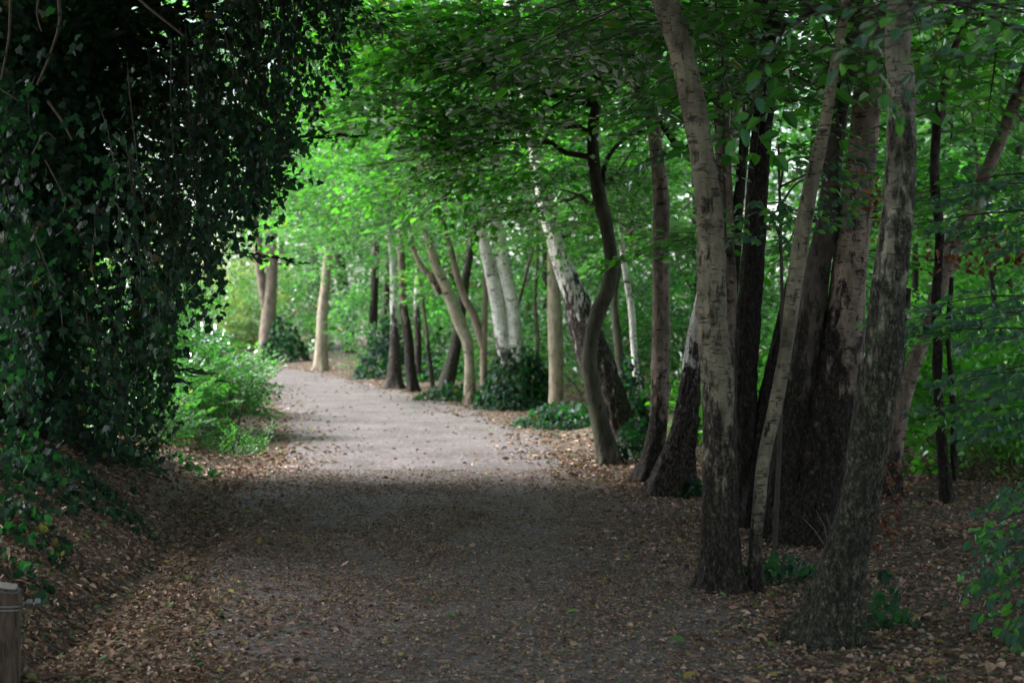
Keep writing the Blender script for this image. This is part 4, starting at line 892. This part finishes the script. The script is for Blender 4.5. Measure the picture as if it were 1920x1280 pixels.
# ------------------------------------------------------------------ bluish sprays of saplings on the right, near overhanging branch
BL_ = leaf_full(6, .56, .08, -.14, serr=0.0)
near_src = []
for c_ in range(5):
    o = mesh_obj('leaf', BL_[0], BL_[1], ['near_leaf'], None, rnd=np.full(len(BL_[1]), c_ / 4.0), smooth=True); near_src.append(o.data); bpy.data.objects.remove(o)
def place_leaf(parent, origin, p, d, up, size):
    Rm = frames(np.array([d], float), np.array([up], float))[0]
    o = bpy.data.objects.new('leaf', random.choice(near_src)); col.objects.link(o); o.parent = parent
    from mathutils import Matrix
    M = Matrix([list(Rm[0]) + [0], list(Rm[1]) + [0], list(Rm[2]) + [0], [0, 0, 0, 1]]).to_4x4()
    o.matrix_local = Matrix.Translation(Vector([float(v) for v in (np.asarray(p) - origin)])) @ M @ Matrix.Scale(size, 4)
def leafy_sapling(label, base, tiers, group, leaf=.06, maxn=290):
    """stem with flat tiers of single leaves. tiers [(px0,py0,px1,py1,Y0,Y1,twigs)]"""
    g = G(*base); o = thing('beech_sapling', g, label, 'sapling', group); lb = MB(); spots = []
    top = max(W(t[0], t[1], t[4])[2] for t in tiers) + .1
    stem = [np.array((g[0], g[1], g[2] - .05)), np.array((g[0] + .05, g[1], (g[2] + top) / 2)), np.array((g[0] + .02, g[1], top + .1))]
    V, Q = tube_np(crom(np.array(stem), 12), np.linspace(.02, .008, 12), 7); sm = MB(); sm.add(V, Q); sm.build('stem', ['twig_bark'], o, g, smooth=True)
    for (x0, y0, x1, y1, Y0, Y1, nt_) in tiers:
        a = W(x0, y0, Y0); b = W(x1, y1, Y1); st_ = np.array((g[0] + .03, g[1], a[2] - .1))
        V, Q = tube_np(crom(np.array([st_, a, (a + b) / 2 + np.array((0, 0, .03)), b]), 16), np.linspace(.009, .003, 16), 5); one = MB(); one.add(V, Q); one.build('branch', ['twig_bark'], o, g)
        d = b - a; Ln = np.linalg.norm(d); d /= Ln; side = np.cross(d, (0, 0, 1)); side /= np.linalg.norm(side)
        for k in range(nt_):
            t = (k + .5) / nt_; s = 1 if k % 2 else -1; root = a + (b - a) * t + np.array((0, 0, random.uniform(-.05, .07)))
            tl = random.uniform(.22, .42) * (1.15 - .6 * t); tip = root + (d * .6 + side * s * .8) * tl + np.array((0, 0, random.uniform(-.10, .02)))
            V, Q = tube_np(np.array([root, (root + tip) / 2 + np.array((0, 0, .01)), tip]), np.array((.003, .002, .001)), 3); lb.add(V, Q)
            dd = (tip - root) / np.linalg.norm(tip - root); sd_ = np.cross(dd, (0, 0, 1)); m_ = int(tl / .045)
            for q in range(m_ + 1):
                pp = root + (tip - root) * ((q + .6) / (m_ + .6) if q < m_ else 1); s2 = 1 if q % 2 else -1
                spots.append((pp, dd * (.8 if q < m_ else 1) + (sd_ * s2 * .75 if q < m_ else 0) + np.array((0, -.1, random.gauss(-.22, .15))), (random.gauss(0, .35), random.gauss(-.75, .3), 1), leaf * random.uniform(.75, 1.3)))
    random.shuffle(spots)
    for sp in spots[:maxn]: place_leaf(o, g, *sp)
    if len(spots) > maxn:
        rest = spots[maxn:]; pos = np.array([s[0] for s in rest]); Rm = frames(np.array([s[1] for s in rest]), np.array([s[2] for s in rest], float))
        V, Q = stamp(*leaf_hex(.58), pos, Rm, np.array([s[3] for s in rest])); mb = MB(); mb.add(V, Q, np.repeat(rng.random(len(rest)), 2))
        tag(mb.build('small_leaves', ['near_leaf'], o, g), kind='stuff')
    tag(lb.build('twigs', ['twig_bark'], o, g), kind='stuff')
    return o
SG = 'beech saplings with flat tiers of bluish leaves'
leafy_sapling('sapling with bluish leaf tiers across the right picture edge at head height', (1990, 1010),
              [(1960, 350, 1700, 365, 9.0, 9.2, 16), (1980, 400, 1720, 420, 8.6, 9.0, 16), (1960, 330, 1800, 345, 9.5, 9.8, 10), (2000, 440, 1820, 450, 8.8, 9.0, 10), (1960, 590, 1650, 605, 8.4, 8.6, 20), (1980, 620, 1700, 632, 8.2, 8.6, 14), (1960, 560, 1760, 570, 9.0, 9.2, 10)], SG, .072)
leafy_sapling('sapling whose lower bluish tiers hang over bright undergrowth', (1985, 1080),
              [(1980, 745, 1730, 768, 8.8, 9.0, 16), (1990, 700, 1770, 716, 9.2, 9.4, 12), (1990, 790, 1800, 800, 9, 9.2, 10), (1990, 690, 1860, 700, 8.6, 8.8, 8)], SG, .072)
leafy_sapling('low sapling with drooping blue green leaves at the lower right edge', (1940, 1200),
              [(1960, 960, 1860, 985, 7.9, 8.0, 8), (1970, 1010, 1850, 1040, 7.8, 7.9, 10), (1960, 1070, 1842, 1100, 7.7, 7.8, 10), (1980, 1120, 1880, 1160, 7.6, 7.6, 8), (1960, 900, 1890, 935, 8.0, 8.1, 8), (1960, 1190, 1900, 1210, 7.5, 7.5, 6)], SG, .055)
leafy_sapling('sapling with bluish tiers crossing the massive pinkish birch', (1452, 1030),
              [(1470, 385, 1385, 400, 9.9, 9.7, 7), (1450, 400, 1560, 410, 9.9, 9.6, 10), (1480, 300, 1640, 318, 10, 9.6, 12), (1500, 340, 1640, 370, 10, 9.5, 10), (1460, 430, 1400, 435, 9.9, 9.7, 5), (1560, 300, 1600, 240, 10, 9.8, 5)], SG, .058)
leafy_sapling('sapling with few tiers beside the tall scaly birch', (1345, 1000),
              [(1300, 290, 1215, 300, 11.5, 11.3, 6), (1310, 310, 1370, 305, 11.3, 11.2, 6), (1320, 180, 1250, 190, 11.5, 11.3, 6), (1300, 130, 1400, 150, 11.5, 11.5, 8), (1300, 60, 1200, 80, 11.5, 11.5, 8)], SG, .06)

# the branch hanging into the top right corner, leaf by leaf
HB = W(2080, 30, 5.6)
hb = thing('overhanging_branch', HB, 'leafy branch hanging into the top right corner with large ribbed leaves', 'branch')
lb = MB()
def hero(pts, Y, step=.05, size=.062, w=.004, up=(0, -.35, 1), start=.12, hang=0.0):
    P = crom(np.array([W(a, b, Y + (c if False else 0)) for a, b in pts]), 30); V, Q = tube_np(P, np.linspace(w, .0012, 30), 5); one = MB(); one.add(V, Q); one.build('twig', ['twig_bark'], hb, HB, smooth=True)
    s = np.concatenate([[0], np.cumsum(np.linalg.norm(np.diff(P, axis=0), axis=1))]); t = s[-1] * start; k = 0
    while t < s[-1]:
        p = np.array([np.interp(t, s, P[:, i]) for i in range(3)]); p2 = np.array([np.interp(t + .02, s, P[:, i]) for i in range(3)]); d = p2 - p
        if np.linalg.norm(d) < 1e-6: break
        d /= np.linalg.norm(d); sd_ = np.cross(d, np.array(up, float)); sd_ /= np.linalg.norm(sd_); q = 1 if k % 2 else -1
        dd = d * .6 + sd_ * q * .75 + np.array((0, random.gauss(0, .15), -hang + random.gauss(0, .1)))
        place_leaf(hb, HB, p, dd, np.array(up) + np.array((random.gauss(0, .35), random.gauss(-.1, .35), 0)), size * random.uniform(.75, 1.2)); t += step * random.uniform(.8, 1.25); k += 1
    place_leaf(hb, HB, P[-1], P[-1] - P[-2], up, size)
hero([(2080, 30), (1900, 10), (1760, 5), (1640, 12), (1580, 18)], 5.6, .055, .06, .006)
hero([(2050, 60), (1900, 25), (1800, 30), (1700, 45), (1660, 70)], 5.3, .055, .062)
hero([(1900, 20), (1800, 70), (1740, 110), (1700, 160), (1690, 215)], 5.4, .05, .06, hang=.3)
hero([(2000, 40), (1900, 60), (1830, 90), (1780, 130), (1740, 150)], 5.8, .05, .06)
hero([(1640, 12), (1560, 20), (1500, 40), (1460, 80), (1432, 130), (1418, 180), (1400, 225), (1378, 262)], 5.5, .062, .058, .004, up=(.2, -.8, .6), hang=.2)
hero([(2050, 40), (1960, 60), (1900, 55), (1850, 80)], 4.9, .055, .06)
hero([(1900, 5), (1780, 40), (1690, 60), (1600, 90), (1560, 95)], 5.5, .05, .066)
hero([(1760, 5), (1690, 25), (1620, 60), (1570, 130)], 5.2, .05, .066)
hero([(2000, 110), (1900, 120), (1820, 100), (1730, 110)], 5.3, .05, .066)
hero([(1700, 0), (1640, 60), (1650, 150), (1690, 240), (1680, 215)], 5.4, .06, .064, hang=.2)
hero([(2050, 90), (1960, 100), (1890, 90), (1840, 100)], 6.2, .055, .06)
hero([(2060, 200), (1960, 190), (1900, 175), (1830, 190), (1790, 215)], 6.0, .075, .06)
hero([(1560, 20), (1530, 30), (1480, 60), (1440, 66)], 5.6, .06, .055)

def leaf_sources(shape, mat, k=5):
    out_ = []
    for c_ in range(k):
        o = mesh_obj('leaf', shape[0], shape[1], [mat], None, rnd=np.full(len(shape[1]), (c_ + .5) / k * .93), smooth=True); out_.append(o.data); bpy.data.objects.remove(o)
    return out_
beech_src = leaf_sources(leaf_full(3, .66, .08, -.14), 'beech_leaf'); ivy_src = leaf_sources(IVY, 'ivy_leaf')
def single_leaves(o, boxes, n, size, srcs, hang=.2):
    global near_src
    keep_ = near_src; near_src = srcs; g = np.array(o.location)
    for k in range(n):
        px, py, Y, wx, wy = random.choice(boxes)
        p = W(px + random.uniform(-wx, wx), py + random.uniform(-wy, wy), Y + random.uniform(-.5, .3))
        a_ = random.random() * 6.28; place_leaf(o, g, p, (math.cos(a_), math.sin(a_), -hang + random.gauss(0, .3)), (random.gauss(0, .5), random.gauss(-.3, .5), 1), size * random.uniform(.75, 1.25))
    near_src = keep_
lab = {k: v[0] for k, v in TREES.items()}
def byname(t): return [v for k, v in lab.items() if t in k][0]
single_leaves(byname('S-curved tree with'), [(1060, 80, 15.8, 90, 80), (960, 150, 15.8, 120, 90), (860, 90, 15.8, 110, 90), (900, 280, 16.3, 110, 60), (770, 200, 16.3, 90, 90), (1040, 270, 16.3, 70, 70), (1180, 330, 17, 70, 60)], 280, .105, beech_src)
single_leaves(byname('straight birch with dark bands'), [(1180, 60, 14.6, 90, 80), (1260, 190, 15, 60, 70)], 110, .095, beech_src)
single_leaves(byname('dark furrowed birch behind'), [(1440, 180, 11.7, 80, 110), (1400, 30, 11.4, 90, 50)], 110, .08, beech_src)
single_leaves(byname('massive pinkish'), [(1560, 150, 11.3, 70, 90), (1640, 90, 11, 60, 80)], 70, .075, beech_src)
single_leaves(byname('pinkish birch leaning'), [(1800, 60, 13.4, 110, 60), (1760, 220, 14, 60, 90)], 120, .085, beech_src)
single_leaves(ivy_tree, [(80, 380, 9.9, 130, 180), (180, 330, 10.1, 60, 120), (60, 640, 9.9, 90, 100), (60, 110, 9.9, 90, 100), (450, 420, 11.2, 60, 70), (380, 560, 11.2, 50, 60), (560, 250, 11.2, 60, 90), (330, 700, 11.2, 20, 100)], 290, .06, ivy_src, hang=.9)

# dead brown leaves caught on twigs
def dead_tuft(label, px, py, Y, rx, rz, n, size, anchor):
    C = W(px, py, Y); o = thing('dead_spray', C, label, 'dead leaves', 'sprays of dead brown leaves'); mb = MB(); lb = MB()
    pos = C + rng.normal(size=(n, 3)) * np.array((rx, rx, rz)); d = np.array((0, 0, -.8)) + rng.normal(size=(n, 3)) * .6
    V, Q = stamp(*leaf_hex(.5, .3, -.4), pos, frames(d, rng.normal(size=(n, 3))), rng.uniform(.5, 1.2, n) * size); mb.add(V, Q, np.repeat(rng.random(n), 2)); mb.build('leaves', ['brown_leaf'], o, C)
    A = W(*anchor)
    for k in range(5):
        V, Q = tube_np(limb_pts(A, pos[k], .05, 5), np.linspace(.005, .002, 5), 4); one = MB(); one.add(V, Q); one.build('twig', ['vine_bark'], o, C)
dead_tuft('dead brown leaf tangle hanging on the right flank of the nearest mossy birch', 1665, 940, 7.75, .05, .16, 110, .035, (1650, 850, 7.8))
dead_tuft('withered brown spray near the right edge at head height', 1885, 470, 10.5, .12, .08, 60, .06, (1960, 380, 10.5))
dead_tuft('withered brown spray between massive and mossy birch', 1640, 380, 9.0, .04, .10, 26, .05, (1600, 330, 9.6))
dead_tuft('dark withered leaves under the sapling tiers', 1800, 480, 11, .14, .06, 50, .06, (1880, 420, 11))

# ------------------------------------------------------------------ posts, stones, sticks
def post(name, label, loc, w, h, yaw, bands):
    o = thing(name, loc, label, 'post'); import bmesh
    bm = bmesh.new(); bmesh.ops.create_cube(bm, size=1)
    for v in bm.verts: v.co = Vector((v.co.x * w, v.co.y * w, (v.co.z + .5) * (h + .12) - .12))
    for v in bm.verts:
        if v.co.z > 0: v.co.z += v.co.x * -.15
    bmesh.ops.bevel(bm, geom=list(bm.edges), offset=w * .08, segments=2, affect='EDGES')
    bmesh.ops.subdivide_edges(bm, edges=[e for e in bm.edges if e.calc_length() > w * .5], cuts=10, use_grid_fill=True)
    for v in bm.verts:
        n_ = float(vn(np.array([[v.co.x * 30, v.co.y * 30, v.co.z * 6]]))[0]) - .5; v.co.x += n_ * w * .09; v.co.y += n_ * w * .06
    me = bpy.data.meshes.new('shaft'); bm.to_mesh(me); bm.free(); me.materials.append(MATS['post_wood']); me.materials.append(MATS['post_top'])
    for p in me.polygons:
        if p.normal.z > .6 and p.center.z > h * .8: p.material_index = 1
    s = bpy.data.objects.new('shaft', me); col.objects.link(s); s.parent = o
    if bands:
        mb = MB()
        for zz in (h * .76, h * .80):
            c = w * .545; pts = np.array([(c, c, zz), (c, -c, zz), (-c, -c, zz), (-c, c, zz), (c, c, zz)]); V, Q = tube_np(crom(np.array([pts[0], (c, 0, zz), pts[1], (0, -c, zz), pts[2], (-c, 0, zz), pts[3], (0, c, zz), pts[0]]), 40), .0022, 5); mb.add(V, Q)
        mb.build('wire', ['galvanised_metal'], o)
        mb = MB(); V, Q = tube_np(np.array([(w * .5, 0, h * .79), (w * .78, 0, h * .785)]), .009, 10); mb.add(V, Q)
        for x_, r_ in ((.66, .017), (.84, .021)):
            V, Q = tube_np(np.array([(w * x_ - .001, 0, h * .787), (w * x_, 0, h * .787), (w * (x_ + .13), 0, h * .786), (w * (x_ + .13) + .001, 0, h * .786)]), np.array((.002, r_, r_, .002)), 6); mb.add(V, Q)
        mb.build('bolt', ['galvanised_metal'], o)
    o.rotation_euler = (0, 0, yaw); return o
g = G(0, 1268); post('fence_post', 'cut wooden post with wire and a metal bolt at the lower left corner', (g[0] - .005, g[1], g[2]), .18, .40, .25, True)
g = W(462, 695, 40); post('fence_post', 'small weathered post beside the path before the forked tree', (g[0], 40, float(gh(g[0], 40))), .15, .72, .3, False)
g = W(474, 697, 39.5); post('fence_post', 'thin dark stake next to the small far post', (g[0], 39.5, float(gh(g[0], 39.5))), .05, .5, .1, False)
def stick(label, p0, p1, w, group='dead sticks lying on the ground', lift=.015, cat='stick'):
    a = G(*p0); b = G(*p1); P = np.array([a * (1 - t) + b * t for t in np.linspace(0, 1, 7)]); P[1:-1, :2] += rng.normal(size=(5, 2)) * .012
    P[:, 2] = gh(P[:, 0], P[:, 1]) + lift; V, Q = tube_np(crom(P, 18), np.linspace(w, w * .5, 18), 6); mb = MB(); mb.add(V, Q)
    o = mb.build('stick', ['vine_bark'], None, P[0], smooth=True); o.location = P[0]; tag(o, label, cat, group)
stick('thin reddish stick lying across the near path', (850, 1190), (1000, 1206), .006)
stick('short stick on the leaf bed behind the wooden post', (130, 1130), (215, 1128), .009)
stick('dark root-like stick running down the left bank', (60, 830), (180, 905), .022)
stick('thick fallen stick at the bank foot under the ivy', (235, 850), (320, 905), .03)
stick('pale stick behind the S-curved tree foot', (1175, 862), (1215, 868), .02)
stick('thin stick between the right-hand trees and nearest birch', (1715, 960), (1800, 1060), .008)
stick('slim stick among leaves at right of the path', (1100, 1150), (1180, 1158), .005)
stick('small stick on the sunny gravel', (830, 775), (868, 770), .012)
# green leaf lying on the lit path
for px, py, s_ in ((780, 776, .10), (918, 902, .06), (1060, 1160, .05)):
    p = G(px, py); o = bpy.data.objects.new('fallen_leaf', near_src[4]); col.objects.link(o); o.parent = path; o.location = (p[0], p[1], p[2] + .03); o.rotation_euler = (.5, .2, px); o.scale = (s_ * 1.4,) * 3
# upright bare twigs by the massive birch
mb = MB()
g = G(1560, 1010)
tw = thing('bare_twigs', g, 'few bare upright twigs at the foot of the massive birch', 'twigs')
for (a, b_) in (((1545, 1020), (1500, 965)), ((1552, 1015), (1530, 955)), ((1558, 1015), (1548, 960))):
    V, Q = tube_np(np.array([W(a[0], a[1], g[1] - .6), W((a[0] + b_[0]) / 2 + 4, (a[1] + b_[1]) / 2, g[1] - .6), W(b_[0], b_[1], g[1] - .6)]), np.array((.005, .004, .002)), 4); mb = MB(); mb.add(V, Q); mb.build('twig', ['vine_bark'], tw, g)

tot = sum(len(o.data.loops) - 2 * len(o.data.polygons) for o in sc.objects if o.type == 'MESH')
print('TRIS', tot, 'OBJECTS', len(sc.objects))
